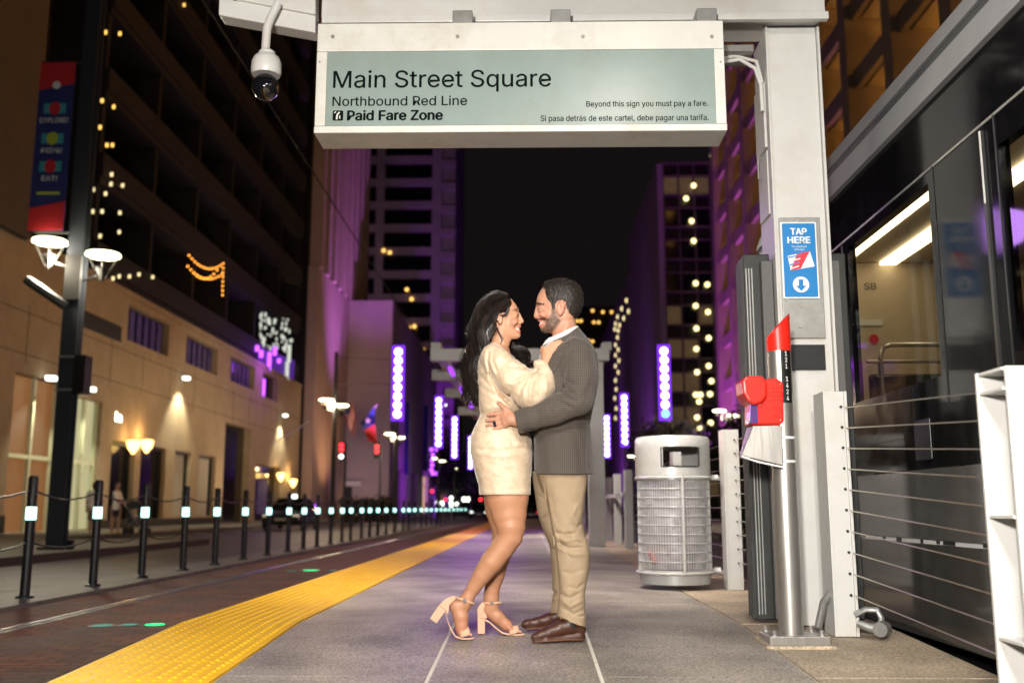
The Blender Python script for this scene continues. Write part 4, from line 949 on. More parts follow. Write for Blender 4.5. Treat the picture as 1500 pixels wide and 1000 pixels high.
# glass fronted building
gb = empty('glass_building', (16, 90, 0), 'glass fronted office building on the right with scattered lit ceiling lamps', 'building')
M['grid_line'] = mat('grid_line', (.10, .075, .07), .6)
B(12.6, 18.5, 90.3, 120, 0, 33).build('core', 'black', gb)
gz_ = [2 + 3.1 * k for k in range(11)]
for z in gz_:
    B(12.6, 18.5, 90.0, 90.25, z, z + .18).build('floor_band', 'grid_line', gb)
    B(12.6, 18.5, 90.0, 90.25, z - 1.2, z - 1.08).build('floor_band', 'grid_line', gb)
for k in range(5): B(12.6 + k * 1.45, 12.72 + k * 1.45, 89.96, 90.26, 0, 33).build('mullion', 'grid_line', gb)
for i in range(4):
    for z in gz_[:-1]: B(12.74 + i * 1.45, 14.02 + i * 1.45, 90.27, 90.29, z + .2, z + 1.85).build('window', 'dim_room' if random.random() < .5 else 'win_dark', gb)
B(12.1, 12.59, 90, 116, 0, 33).build('side_wall', 'tower', gb)
scatter_lights(gb, [(1016, 272), (1005, 291), (1013, 324), (1016, 353), (1019, 415), (1036, 417), (1019, 448), (1037, 457), (1020, 481), (1038, 495), (1020, 511), (1038, 536), (1021, 545), (1042, 558), (1019, 578), (1026, 578), (1040, 577), (1024, 588), (1021, 611), (1041, 619), (1024, 626), (1043, 217), (1043, 228)], Y=89.9, m='yellow_glow', r=.24)
lamp('SPOT', 'purple_uplight', (8.5, 96, .5), 9000, PUR, (12.1, 104, 12), .4, 90, .9)
rb_ = empty('corner_block', (12.6, 130, 0), 'lower block beyond the glass building with rows of small lights along its side', 'building')
B(12.6, 30, 121, 175, 0, 30).build('block', 'tower', rb_)
for pts in ([(927, 424), (918, 440), (911, 452), (905, 464), (902, 474), (901, 482)], [(929, 444), (921, 456), (914, 466), (908, 476), (906, 484), (905, 494), (902, 505), (906, 512), (902, 520), (907, 528), (902, 536), (906, 545), (902, 557), (903, 570), (901, 583), (903, 598), (902, 612)]):
    for px, py in pts:
        x, y, z = PX(px, py, 12.55); MB().ball((x, y, z), .20, 7, 5, 1.6).build('facade_lamp', 'dim_yellow', rb_)
lamp('SPOT', 'purple_uplight', (8.5, 128, .5), 9000, PUR, (12.6, 140, 12), .4, 90, .9)
lamp('SPOT', 'purple_uplight', (8.5, 76, .5), 2500, PUR, (14, 80, 8), .4, 90, .9)
dk = empty('dark_block', (8, 260, 0), 'dark distant block at the end of the street with amber windows', 'building')
B(11, 40, 250, 280, 0, 52).build('wall', 'stone_dark', dk)
scatter_lights(dk, [(845, 470), (851, 470), (870, 472), (877, 472), (883, 457), (896, 457), (862, 499), (868, 500), (868, 455)], Y=249.8, m='small_amber', r=.38)
dk2 = empty('dark_block', (-2, 300, 0), 'low dark building closing the far end of the street between the couple', 'building')
B(-30, 16, 300, 320, 0, 12).build('wall', 'stone_dark', dk2)

# ---------------------------------------------------------------- next canopy down the platform
c2 = empty('far_canopy', (1.1, 17, DECK), 'second white station canopy farther along the platform behind the couple', 'canopy')
B(-1.64, 1.34, 16.4, 16.62, 3.40, 3.60).build('cross_beam', WP, c2)
B(.98, 1.24, 16.5, 16.8, DECK, 3.39).build('column', WP, c2)
for y, x0_ in ((19.3, -1.9), (22.4, -1.9), (26.6, -1.9)):
    B(x0_, 1.34, y, y + .2, 3.45, 3.66).build('cross_beam', WP, c2); 
    B(.98, 1.24, y + 3, y + 3.3, DECK, 3.39).build('column', WP, c2)
for x in (-1.66, 1.24): B(x, x + .16, 16.65, 30, 3.61, 3.75).build('long_beam', WP, c2)
M['purple_strip'] = emis('purple_strip', (.30, .04, .9), 2.0)
for y in (17.6, 20.5, 23.5): B(-1.45, -1.38, y, y + 1.0, 3.42, 3.47).build('strip_light', 'purple_strip', c2)
P_ = lamp('AREA', 'added_purple_light', (-1.0, 10.5, 3.9), 26, (.60, .28, 1.0), (-.9, 9.5, 0), 1.0); P_.data.specular_factor = .3  # three added purple lights tint the platform, with no fittings of their own
P_ = lamp('AREA', 'added_purple_light', (-1.2, 19.5, 3.3), 40, (.55, .12, 1.0), (-1.2, 19, 0), 1.5)
P_ = lamp('AREA', 'added_purple_light', (-1.2, 28, 3.3), 80, (.55, .12, 1.0), (-1.2, 28, 0), 1.5)

# ---------------------------------------------------------------- vehicles, signals, flags
M['car_paint'] = mat('car_paint', (.05, .055, .06), .2, .3, coat=.8); M['car_glass'] = mat('car_glass', (.01, .012, .014), .08)
def car(x, y, label, paint, lights='white_glow', w=1.8, L=4.5, sgn=1, z0=0.0, dim=False):
    """a car parked along the street, nose or tail towards the camera"""
    t = empty('parked_car', (x, y, z0), label, 'car')
    ribs = [(0, .45, .62, .80), (.15, .28, .78, .86), (.9, .25, .88, .90), (1.35, .25, .92, .90), (2.3, .25, .95, .90), (3.3, .25, .98, .90), (4.2, .28, .95, .88), (L, .42, .70, .80)]
    b = MB(); 
    for d, zl, zh, hw in ribs:
        b.v += [(x - hw, y + d, z0 + zl), (x - hw * 1.02, y + d, z0 + (zl + zh) / 2), (x - hw * .93, y + d, z0 + zh), (x + hw * .93, y + d, z0 + zh), (x + hw * 1.02, y + d, z0 + (zl + zh) / 2), (x + hw, y + d, z0 + zl)]
    k = len(ribs)
    b.f += [(i * 6 + j, (i + 1) * 6 + j, (i + 1) * 6 + (j + 1) % 6, i * 6 + (j + 1) % 6) for i in range(k - 1) for j in range(6)] + [(0, 1, 2, 3, 4, 5), tuple((k - 1) * 6 + j for j in (5, 4, 3, 2, 1, 0))]
    b.build('body', paint, t, True, bevel=.03)
    g_ = MB().hexa([(x - .78, y + 1.05, z0 + .9), (x + .78, y + 1.05, z0 + .9), (x + .80, y + 3.9, z0 + .95), (x - .80, y + 3.9, z0 + .95), (x - .60, y + 1.75, z0 + 1.40), (x + .60, y + 1.75, z0 + 1.40), (x + .62, y + 3.2, z0 + 1.42), (x - .62, y + 3.2, z0 + 1.42)]); g_.build('windows', 'car_glass', t, bevel=.03)
    B(x - .60, x + .60, y + 1.80, y + 3.2, z0 + 1.405, z0 + 1.45).build('roof', paint, t, bevel=.02)
    for sx in (-1, 1):
        B(x + sx * .66 - .14, x + sx * .66 + .14, y + .02, y + .10, z0 + .60, z0 + .72).build('headlight' if lights != 'red_glow' else 'tail_light', lights, t, bevel=.02)
        for yy in (.85, 3.6):
            wl = MB().tube([(x + sx * .84 - .09, y + yy, z0 + .33), (x + sx * .84 + .09, y + yy, z0 + .33)], .33, 18).build('wheel', 'rubber', t, True)
            MB().tube([(x + sx * .84 + sx * .09, y + yy, z0 + .33), (x + sx * .84 + sx * .10, y + yy, z0 + .33)], .2, 12).build('rim', 'galv', wl)
    B(x - .25, x + .25, y - .01, y + .02, z0 + .45, z0 + .56).build('number_plate', 'white_paint', t)
    return t
M['dim_head'] = emis('dim_head', (1, .8, .6), .6)
car(-11.0, 44.5, 'dark parked car by the left kerb behind the lit bollards', 'car_paint', 'dim_head')
cg = empty('roof_sign', (-11.0, 46.5, 1.45), 'small lit sign on the roof of the parked car', 'roof sign')
B(-11.2, -10.8, 46.6, 46.7, 1.452, 1.62).build('lens', 'white_glow', cg)
car(-8.6, 40.5, 'small dark vehicle with purple lights beside the parked car', 'car_paint', 'purple_glow') if False else None
car(.15, 84, 'far car with red tail lights between the couple, at the end of the platform', 'car_paint', 'red_glow')
car(-4.6, 92, 'far car with its headlights on, left of the woman legs', 'car_paint', 'white_glow')
def signal(px, py, Y, pattern, label):
    x, _, z = PY(px, py, Y); t = empty('traffic_signal', (x, Y, 0), label, 'traffic signal', 'traffic signals down the street')
    MB().lathe([(.08, 0), (.08, z + .4)], (x + .25, Y + .2, 0), 8).build('pole', 'pole_paint', t, True)
    B(x - .22, x + .22, Y + .02, Y + .2, z - .8, z + .45).build('housing', 'black', t)
    for dz, m_ in pattern: MB().prism([(x + .15 * math.cos(q_ * math.pi / 6), Y, z + dz + .15 * math.sin(q_ * math.pi / 6)) for q_ in range(12)], (0, .02, 0)).build('lens', m_, t)
signal(500, 656, 66, [(.2, 'red_glow'), (-.1, 'red_glow'), (-.55, 'white_glow')], 'traffic signal showing red beside the second street lamp on the left')
signal(552, 656, 76, [(.1, 'red_glow'), (-.25, 'red_glow')], 'traffic signal showing red in front of the pale building')
signal(633, 719, 100, [(0, 'red_glow')], 'small red traffic signal left of the woman thighs, higher of the pair')
signal(653, 731, 105, [(0, 'red_glow')], 'small red traffic signal left of the woman thighs, lower of the pair')
signal(704, 731, 100, [(0, 'red_glow')], 'small orange red traffic signal touching the hem of the dress')
cl = empty('city_lights', (-10, 150, 3), 'small white lights far down the street left of the woman', 'lights')
for px, py, s in ((507, 643, .25), (507, 679, .22), (478, 637, .14), (583, 660, .14), (641, 737, .6), (648, 737, .5), (661, 729, .4), (661, 738, .6), (669, 738, .4), (680, 731, .5), (686, 731, .5), (602, 632, .12), (653, 593, .2), (515, 654, .2), (512, 670, .3), (846, 516, .3)):
    x, y, z = PY(px, py, 118); MB().ball((x, y, z), s * .55, 8, 5).build('lamp', 'white_glow', cl)
for px, py in ((466, 735), (462, 742)):
    x, y, z = PY(px, py, 52); MB().ball((x, y, z), .12, 8, 5).build('lamp', 'purple_glow', cl)
# flags
M['flag_red'] = mat('flag_red', (.45, .03, .04), .8); M['flag_blue'] = mat('flag_blue', (.02, .04, .22), .8); M['flag_white'] = mat('flag_white', (.5, .48, .48), .8)
def flag_sheet(pts_fn, nu, nv, m, parent, name, u0, u1, v0, v1):
    b = MB()
    for i in range(nu + 1):
        for j in range(nv + 1): b.v.append(pts_fn(u0 + (u1 - u0) * i / nu, v0 + (v1 - v0) * j / nv))
    b.f += [(i * (nv + 1) + j, (i + 1) * (nv + 1) + j, (i + 1) * (nv + 1) + j + 1, i * (nv + 1) + j + 1) for i in range(nu) for j in range(nv)]
    return b.build(name, m, parent, True)
def hang(Yf, A, Bp, C, D):      # corners in photo pixels, on the plane Y=Yf: A hoist top, Bp hoist bottom, C fly top, D fly bottom
    A, Bp, C, D = [np.array(PY(*p, Yf)) for p in (A, Bp, C, D)]
    def f(u, v):
        p = (A * (1 - u) + C * u) * (1 - v) + (Bp * (1 - u) + D * u) * v; p[1] += .18 * math.sin(u * 9 + v * 3); return tuple(p)
    return f
tf = empty('state_flag', (-14, 85, 7), 'blue and red flag with a white star hanging by the pale building', 'flag')
f = hang(86, (548, 597), (528, 618), (552, 650), (540, 645))
flag_sheet(f, 5, 4, 'flag_blue', tf, 'blue_field', 0, .45, 0, 1); flag_sheet(f, 6, 4, 'flag_red', tf, 'red_field', .45, 1, .5, 1); flag_sheet(f, 6, 4, 'flag_red', tf, 'red_field', .45, 1, 0, .5)
p_ = f(.22, .5); MB().prism([(p_[0] + (.30 if k % 2 == 0 else .12) * math.cos(math.pi / 2 + k * math.pi / 5), p_[1] - .3, p_[2] + (.30 if k % 2 == 0 else .12) * math.sin(math.pi / 2 + k * math.pi / 5)) for k in range(10)], (0, .03, 0)).build('star', 'flag_white', tf)
a = PY(526, 620, 86.3); c_ = PY(553, 592, 86.3); MB().tube([a, c_], .05, 6).build('pole', 'galv', tf)
uf = empty('striped_flag', (-16, 80, 7), 'red and white striped flag with blue corner hanging left of the star flag', 'flag')
f = hang(80, (502, 594), (518, 588), (515, 640), (522, 630))
flag_sheet(f, 3, 3, 'flag_blue', uf, 'blue_field', 0, .3, 0, .5)
for k in range(7): flag_sheet(f, 8, 1, 'flag_red' if k % 2 == 0 else 'flag_white', uf, 'stripe', .3 if k < 4 else 0, 1, k / 7, (k + 1) / 7)
# ---------------------------------------------------------------- green lights set in the track paving
for i, (px, py, s, m_) in enumerate(((455, 834, .12, 'green_glow'), (427, 835, .07, 'teal_glow'), (487, 834, .07, 'teal_glow'), (227, 913, .08, 'green_glow'), (190, 913, .06, 'teal_glow'), (150, 914, .08, 'teal_glow'))):
    x, y, z = PZ(px, py, .02)
    t = empty('track_light', (x, y, .008), ['bright green light in the track paving, farther group, middle one', 'dim green light in the track paving, left of the farther bright one', 'dim green light in the track paving, right of the farther bright one', 'bright green light in the track paving nearest the yellow strip', 'teal light in the track paving left of the near bright green one', 'faintest teal light in the track paving, leftmost'][i], 'track light', 'green lights in the track paving')
    MB().lathe([(s, .008), (s, .016)], (x, y, 0), 14).build('lens', m_, t)
    MB().lathe([(s + .03, .008), (s + .03, .012), (s + .002, .013)], (x, y, 0), 14).build('ring', 'dark_metal', t)
# overhead wires
wr = empty('overhead_wires', (0, 50, 8), 'overhead tram wires crossing the night sky', 'wires')
M['wire'] = mat('wire', (.02, .018, .018), .8)
for pts in ([PY(667, 354, 60), PY(940, 356, 60)], [(-9.8, 50, 8.6), (-6.2, 50, 8.4)], [(-3.4, 5, 6.2), (-3.4, 160, 6.2)], [(-9.8, 50, 7.2), (-6.8, 50, 7.2)]):
    MB().tube(pts, .012, 5).build('wire', 'wire', wr)
# ---------------------------------------------------------------- trees and shrubs
M['leaf'] = mat('leaf', (.045, .075, .02), .6, var=.5, vs=3); M['leaf_dark'] = mat('leaf_dark', (.03, .035, .03), .7, var=.4, vs=2); M['bark'] = mat('bark', (.06, .045, .035), .9)
def foliage(c, r, n, s, m, parent, name='crown', sq=1.0):
    b = MB(); rg_ = random.Random(int(c[1] * 10 + c[0] * 7))
    cl_ = [(c[0] + rg_.uniform(-.7, .7) * r, c[1] + rg_.uniform(-.7, .7) * r, c[2] + rg_.uniform(-.6, .6) * r * sq) for _ in range(14)]
    for i in range(n):
        q_ = rg_.choice(cl_); p = [q_[k] + rg_.gauss(0, .22) * r * (sq if k == 2 else 1) for k in range(3)]
        a = np.array([rg_.gauss(0, 1) for _ in range(3)]); a /= np.linalg.norm(a); d = np.array([rg_.gauss(0, 1) for _ in range(3)]); d -= a * d.dot(a); d /= np.linalg.norm(d)
        p = np.array(p); b.add([p - a * s, p + d * s * .45, p + a * s, p - d * s * .45], [(0, 1, 2, 3)])
    return b.build(name, m, parent)
def tree(x, y, h, r, label, n=1600, m='leaf_dark', s=.16):
    t = empty('street_tree', (x, y, .15), label, 'tree')
    MB().tube([(x, y, .1), (x + .05, y, h * .4), (x - .05, y + .1, h * .75)], .14, 8, r1=.05).build('trunk', 'bark', t, True)
    for k in range(5):
        aa = k * 1.3; MB().tube([(x, y, h * (.35 + .05 * k)), (x + .6 * r * math.cos(aa), y + .6 * r * math.sin(aa), h * (.62 + .05 * k))], .05, 5, r1=.02).build('limb', 'bark', t)
    foliage((x, y, h * .75), r, n, s, m, t)
tree(-8.6, 118, 7.5, 3.2, 'dark street tree behind the woman at the end of the left lamps', 2500, s=.3)
tree(-7.5, 135, 7.5, 3.5, 'farther dark street tree just left of the woman dress', 2500, s=.3)
tree(8.2, 60, 6.0, 2.2, 'dark tree behind the far fence between the man and the litter bin', 2200, s=.2)
tree(9.3, 44, 5.0, 1.7, 'dark tree behind the top of the litter bin', 1800, s=.16)
for i, (px, Y, r) in enumerate(((516, 60, .85), (560, 62, 1.0), (545, 64, .8))):
    x = PY(px, 745, Y)[0]
    t = empty('planter_shrub', (x, Y, .15), ['round dark shrub left of the shrub pair beyond the bollards', 'biggest round dark shrub beyond the bollards, right one', 'round dark shrub in the middle beyond the bollards'][i], 'shrub', 'round shrubs beyond the bollards')
    foliage((x, Y, 1.1), r, 500, .14, 'leaf_dark', t, 'foliage', .7); MB().lathe([(.4, .15), (.5, .6)], (x, Y, 0), 12).build('planter_pot', 'stone_dark', t)
hd = tag(foliage((4.6, 21, 1.0), 1.2, 10, .09, 'leaf', None, 'hedge', .5), 'clipped green hedge behind the fence right of the litter bin', 'hedge', kind='stuff')
bpy.data.objects.remove(hd)
hb = MB(); rg_ = random.Random(3)
for i in range(6000):
    p = np.array([rg_.uniform(4.0, 9.5), rg_.uniform(20.5, 21.5), rg_.uniform(.15, 1.25)]); a = np.array([rg_.gauss(0, 1) for _ in range(3)]); a /= np.linalg.norm(a); d = np.cross(a, [0, .3, 1]); s = .07
    hb.add([p - a * s, p + d * s * .5, p + a * s, p - d * s * .5], [(0, 1, 2, 3)])
tag(hb.build('hedge', 'leaf'), 'green hedge behind the fence right of the litter bin', 'hedge', kind='stuff')
# ================================================================ PEOPLE (implicit surfaces, one continuous mesh per body or garment)
Y_P = 5.0; PXM = 291.0
def smin(a, b, k):
    if k <= 0: return np.minimum(a, b)
    h = np.maximum(k - np.abs(a - b), 0) / k
    return np.minimum(a, b) - h * h * k * .25
class Field:
    """a distance field on a grid; axes: across (photo px), down (photo px), away from the camera (same unit)"""
    def __init__(s, lo, hi, h):
        s.lo = np.array(lo, np.float32); s.h = h; s.n = [int((hi[i] - lo[i]) / h) + 2 for i in range(3)]
        s.G = np.full(s.n, 60.0, np.float32); s.cs = 1.75
        s.ax = [s.lo[i] + h * np.arange(s.n[i], dtype=np.float32) for i in range(3)]
    def sl(s, lo, hi):
        r = []
        for i in range(3):
            a = max(0, int((lo[i] - s.lo[i]) / s.h)); b = min(s.n[i], int((hi[i] - s.lo[i]) / s.h) + 2)
            if b <= a: return None
            r.append(slice(a, b))
        return tuple(r)
    def grid(s, q): return s.ax[0][q[0]][:, None, None], s.ax[1][q[1]][None, :, None], s.ax[2][q[2]][None, None, :]
    def op(s, lo, hi, fn, k=2.0, mode='add'):
        q = s.sl(lo, hi)
        if q is None: return s
        x, y, z = s.grid(q); d = fn(x, y, z).astype(np.float32); g = s.G[q]
        s.G[q] = smin(g, d, k) if mode == 'add' else -smin(-g, d, k)
        return s
    def cone(s, a, b, ra, rb, k=2.0, fw=1.0, mode='add'):
        a = np.array(a, float); b = np.array(b, float); m = max(ra, rb) * max(fw, 1) + 4 + k
        def fn(x, y, z):
            px, py, pz = x - a[0], y - a[1], (z - a[2]) / fw; e = (b - a) * [1, 1, 1 / fw]
            t = np.clip((px * e[0] + py * e[1] + pz * e[2]) / (e.dot(e) + 1e-9), 0, 1)
            return np.sqrt((px - e[0] * t) ** 2 + (py - e[1] * t) ** 2 + (pz - e[2] * t) ** 2) - (ra + (rb - ra) * t)
        return s.op(np.minimum(a, b) - m, np.maximum(a, b) + m, fn, k, mode)
    def chain(s, pts, k=2.0, fw=1.0, mode='add'):     # pts: (x, y, w, r)
        for p, q in zip(pts[:-1], pts[1:]): s.cone(p[:3], q[:3], p[3], q[3], k, fw, mode)
        return s
    def ell(s, c, r, k=2.0, rot=0.0, mode='add'):
        m = max(r) + 3 + k; ca, sa = math.cos(rot), math.sin(rot)
        def fn(x, y, z):
            u = (x - c[0]) * ca + (y - c[1]) * sa; v = -(x - c[0]) * sa + (y - c[1]) * ca
            q0 = np.sqrt((u / r[0]) ** 2 + (v / r[1]) ** 2 + ((z - c[2]) / r[2]) ** 2)
            return (q0 - 1) * min(r)
        return s.op([c[i] - m for i in range(3)], [c[i] + m for i in range(3)], fn, k, mode)
    def loft(s, keys, k=2.0, wc=0.0, p=2.0, cut_lo=True, cut_hi=True, taper=0.0, mode='add', wslope=0.0):
        """keys: (y, xL, xR, half depth); taper<0 narrows the left, >0 the right"""
        K = np.array(keys, float); y0, y1 = K[0, 0], K[-1, 0]
        m = 5 + k; bm = K[:, 3].max()
        def fn(x, y, z):
            xl = np.interp(y, K[:, 0], K[:, 1]); xr = np.interp(y, K[:, 0], K[:, 2]); b = np.interp(y, K[:, 0], K[:, 3])
            c = (xl + xr) / 2; a = (xr - xl) / 2 + 1e-3; u = (x - c) / a
            be = b * (1 - abs(taper) * np.clip(.5 + .5 * u * (1 if taper > 0 else -1), 0, 1)) + 1e-3
            w_ = (z - wc - wslope * (y - y0)) / be
            d = ((np.abs(u) ** p + np.abs(w_) ** p) ** (1 / p) - 1) * np.minimum(a, be)
            if cut_lo: d = np.maximum(d, (y0 - y) + 0 * x)
            if cut_hi: d = np.maximum(d, (y - y1) + 0 * x)
            return d
        return s.op([K[:, 1].min() - m, y0 - m, wc - bm - m + min(0, wslope * (y1 - y0))], [K[:, 2].max() + m, y1 + m, wc + bm + m + max(0, wslope * (y1 - y0))], fn, k, mode)
    def emboss(s, poly, amp, w0=0.0):
        q = s.sl([-1e4, -1e4, -1e3], [1e4, 1e4, w0]); x, y, z = s.grid(q); s.G[q] -= (amp * np.clip(.5 - poly_sdf(np.array(poly, float), x, y) / 1.2, 0, 1)).astype(np.float32); return s
    def crease(s, pts, amp, wd, side=-1, w0=0.0):
        """a fold or seam along a line seen from the side: amp>0 sinks, amp<0 raises; side -1 is the camera side"""
        P = np.array(pts, float); m = wd * 3
        q = s.sl([P[:, 0].min() - m, P[:, 1].min() - m, -1e3 if side < 0 else w0], [P[:, 0].max() + m, P[:, 1].max() + m, w0 if side < 0 else 1e3])
        if q is None: return s
        amp = amp * s.cs; x, y, z = s.grid(q); d2 = None; n = len(P) - 1
        for i in range(n):
            a, b = P[i], P[i + 1]; e = b - a; t = np.clip(((x - a[0]) * e[0] + (y - a[1]) * e[1]) / (e.dot(e) + 1e-9), 0, 1)
            d = (x - a[0] - e[0] * t) ** 2 + (y - a[1] - e[1] * t) ** 2
            fade = 1.0
            if i == 0: fade = fade * np.clip(t * 3, .15, 1)
            if i == n - 1: fade = fade * np.clip((1 - t) * 3, .15, 1)
            v = amp * fade * np.exp(-d / (wd * wd)); d2 = v if d2 is None else (np.maximum(d2, v) if amp > 0 else np.minimum(d2, v))
        s.G[q] += d2.astype(np.float32); return s
    def noise(s, amp, L, seed=0):
        x, y, z = s.grid((slice(None),) * 3); r = np.random.RandomState(seed); v = 0
        for i in range(5):
            d = r.normal(size=3); d /= np.linalg.norm(d); v = v + np.sin((x * d[0] + y * d[1] + z * d[2]) / L * 6.283 * (.6 + .25 * i) + r.uniform(0, 6.28) + 1.5 * np.sin((x * d[1] - y * d[2] + z * d[0]) / L * 3.1))
        s.G += (amp / 5 * v).astype(np.float32); return s
    def clip_poly(s, poly, k=0.0, sign=1):
        """keep only what lies inside (sign 1) or outside (-1) a side-view outline"""
        P = np.array(poly, float); X_, Y_ = s.ax[0][:, None], s.ax[1][None, :]; s.G[:] = -smin(-s.G, -(sign * poly_sdf(P, X_, Y_))[:, :, None].astype(np.float32), k); return s
    def mesh(s):
        G = s.G; h = s.h; N = np.array(G.shape) - 1; I = (G < 0)
        c = np.zeros(N, np.int8)
        for dx in (0, 1):
            for dy in (0, 1):
                for dz in (0, 1): c += I[dx:dx + N[0], dy:dy + N[1], dz:dz + N[2]]
        act = np.argwhere((c > 0) & (c < 8)); idx = -np.ones(N, np.int64); idx[tuple(act.T)] = np.arange(len(act))
        acc = np.zeros((len(act), 3)); cnt = np.zeros(len(act)); base = act
        for a in range(3):
            o1, o2 = [(1, 2), (0, 2), (0, 1)][a]
            for i in (0, 1):
                for j in (0, 1):
                    p = base.copy(); p[:, o1] += i; p[:, o2] += j; q = p.copy(); q[:, a] += 1
                    g0 = G[tuple(p.T)]; g1 = G[tuple(q.T)]; m = (g0 < 0) != (g1 < 0); t = np.where(m, g0 / (g0 - g1 + 1e-12), 0)
                    pp = p.astype(float); pp[:, a] += t; acc[m] += pp[m]; cnt[m] += 1
        V = acc / cnt[:, None] * h + s.lo
        Fs = []
        for a in range(3):
            o1, o2 = [(1, 2), (2, 0), (0, 1)][a]
            sl0 = [slice(1, -1)] * 3; sl0[a] = slice(0, -1); sl1 = list(sl0); sl1[a] = slice(1, None)
            A = I[tuple(sl0)]; Bv = I[tuple(sl1)]; e = np.argwhere(A != Bv)
            if not len(e): continue
            dirn = A[tuple(e.T)]
            for k_ in range(3):
                if k_ != a: e[:, k_] += 1
            def cell(i, j):
                r = e.copy(); r[:, o1] -= i; r[:, o2] -= j; return idx[tuple(r.T)]
            f = np.stack([cell(0, 0), cell(1, 0), cell(1, 1), cell(0, 1)], 1); f[~dirn] = f[~dirn][:, ::-1]; Fs.append(f)
        Fa = np.concatenate(Fs); return V, Fa
def poly_sdf(P, x, y):
    d = None; inside = None; n = len(P)
    for i in range(n):
        a, b = P[i], P[(i + 1) % n]; e = b - a; t = np.clip(((x - a[0]) * e[0] + (y - a[1]) * e[1]) / (e.dot(e) + 1e-9), 0, 1)
        dd = (x - a[0] - e[0] * t) ** 2 + (y - a[1] - e[1] * t) ** 2; d = dd if d is None else np.minimum(d, dd)
        c = ((a[1] > y) != (b[1] > y)) & (x < (b[0] - a[0]) * (y - a[1]) / ((b[1] - a[1]) if b[1] != a[1] else 1e-9) + a[0])
        inside = c if inside is None else inside ^ c
    return np.where(inside, -1, 1) * np.sqrt(d)
def place(V):
    """side-view coordinates to metres: each point goes to its own distance from the camera"""
    V = np.asarray(V, float); a = (V[:, 0] - 750) / F; b = (500 - V[:, 1]) / F
    D = np.array(RX)[None] * a[:, None] + np.array(UP)[None] * b[:, None] + np.array(FW)[None]
    Yw = Y_P + V[:, 2] / PXM; t = Yw / D[:, 1]; return np.array(EYE)[None] + D * t[:, None]
def smooth_V(V, Fa, it=2, lam=.5):
    for _ in range(it):
        s = np.zeros_like(V); c = np.zeros(len(V))
        for i in range(4):
            a, b = Fa[:, i], Fa[:, (i + 1) % 4]
            for ch in range(3): s[:, ch] += np.bincount(a, V[b, ch], len(V)) + np.bincount(b, V[a, ch], len(V))
            c += np.bincount(a, minlength=len(V)) + np.bincount(b, minlength=len(V))
        V = V * (1 - lam) + lam * s / np.maximum(c, 1)[:, None]
    return V
def fig(field, name, m, parent, colfn=None, it=2, placer=None):
    V, Fa = field.mesh(); V = smooth_V(V, Fa, it); W = (placer or place)(V)
    me = bpy.data.meshes.new(name); o0 = np.array(ORG[parent]); W = W - o0
    me.vertices.add(len(W)); me.vertices.foreach_set('co', W.astype(np.float32).ravel())
    me.loops.add(len(Fa) * 4); me.loops.foreach_set('vertex_index', Fa.astype(np.int32).ravel())
    me.polygons.add(len(Fa)); me.polygons.foreach_set('loop_start', np.arange(0, len(Fa) * 4, 4, dtype=np.int32)); 
    me.update(calc_edges=True); me.polygons.foreach_set('use_smooth', np.ones(len(Fa), bool))
    if colfn is not None:
        C = colfn(V[:, 0], V[:, 1], V[:, 2]); at = me.color_attributes.new('tint', 'FLOAT_COLOR', 'POINT')
        at.data.foreach_set('color', np.concatenate([C, np.ones((len(C), 1))], 1).astype(np.float32).ravel())
    uv = me.attributes.new('cloth', 'FLOAT_VECTOR', 'POINT'); uv.data.foreach_set('vector', (V / PXM).astype(np.float32).ravel())
    me.materials.append(M[m]); me.validate()
    o = bpy.data.objects.new(name, me); COL.objects.link(o); o.parent = parent; ORG[o] = tuple(o0); return o
def tmat(name, rough=.5, sss=0.0, bump=.0, bs=900, sheen=0.0, coat=0.0):
    m = bpy.data.materials.new(name); m.use_nodes = True; n = m.node_tree; b = n.nodes['Principled BSDF']; b.inputs['Roughness'].default_value = rough
    a = n.nodes.new('ShaderNodeAttribute'); a.attribute_name = 'tint'; n.links.new(a.outputs['Color'], b.inputs['Base Color'])
    if sss: b.inputs['Subsurface Weight'].default_value = sss; b.inputs['Subsurface Radius'].default_value = (.012, .005, .003); b.inputs['Subsurface Scale'].default_value = 1.0
    b.inputs['Sheen Weight'].default_value = sheen; b.inputs['Coat Weight'].default_value = coat
    if bump:
        tc = n.nodes.new('ShaderNodeTexCoord'); t = n.nodes.new('ShaderNodeTexNoise'); t.inputs['Scale'].default_value = bs; n.links.new(tc.outputs['Object'], t.inputs[0])
        bp = n.nodes.new('ShaderNodeBump'); bp.inputs['Strength'].default_value = bump; bp.inputs['Distance'].default_value = .002; n.links.new(t.outputs['Fac'], bp.inputs['Height']); n.links.new(bp.outputs[0], b.inputs['Normal'])
    return m
M['skin'] = tmat('skin', .48, .12, .25, 500)
M['leather'] = tmat('leather', .46, 0, .0, 300, coat=.08)
M['suede'] = mat('suede', (.66, .40, .27), .75, var=.06, vs=60)
M['trouser'] = mat('trouser', (.37, .275, .175), .85, var=.06, vs=25, bump=.3, bs=700)
M['shirt'] = mat('shirt', (.78, .77, .76), .7)
M['hair_black'] = mat('hair_black', (.012, .008, .007), .45, var=.5, vs=60, spec=.3)
M['hair_lock'] = mat('hair_lock', (.022, .013, .010), .32, var=.4, vs=60, spec=.5)
M['hair_under'] = mat('hair_under', (.006, .004, .004), .8, spec=.1)
M['hair_brown'] = mat('hair_brown', (.020, .014, .011), .55, var=.5, vs=120)
M['ring_blue'] = mat('ring_blue', (.02, .06, .16), .2, .8)
M['silver'] = mat('silver', (.8, .78, .74), .15, 1.0)
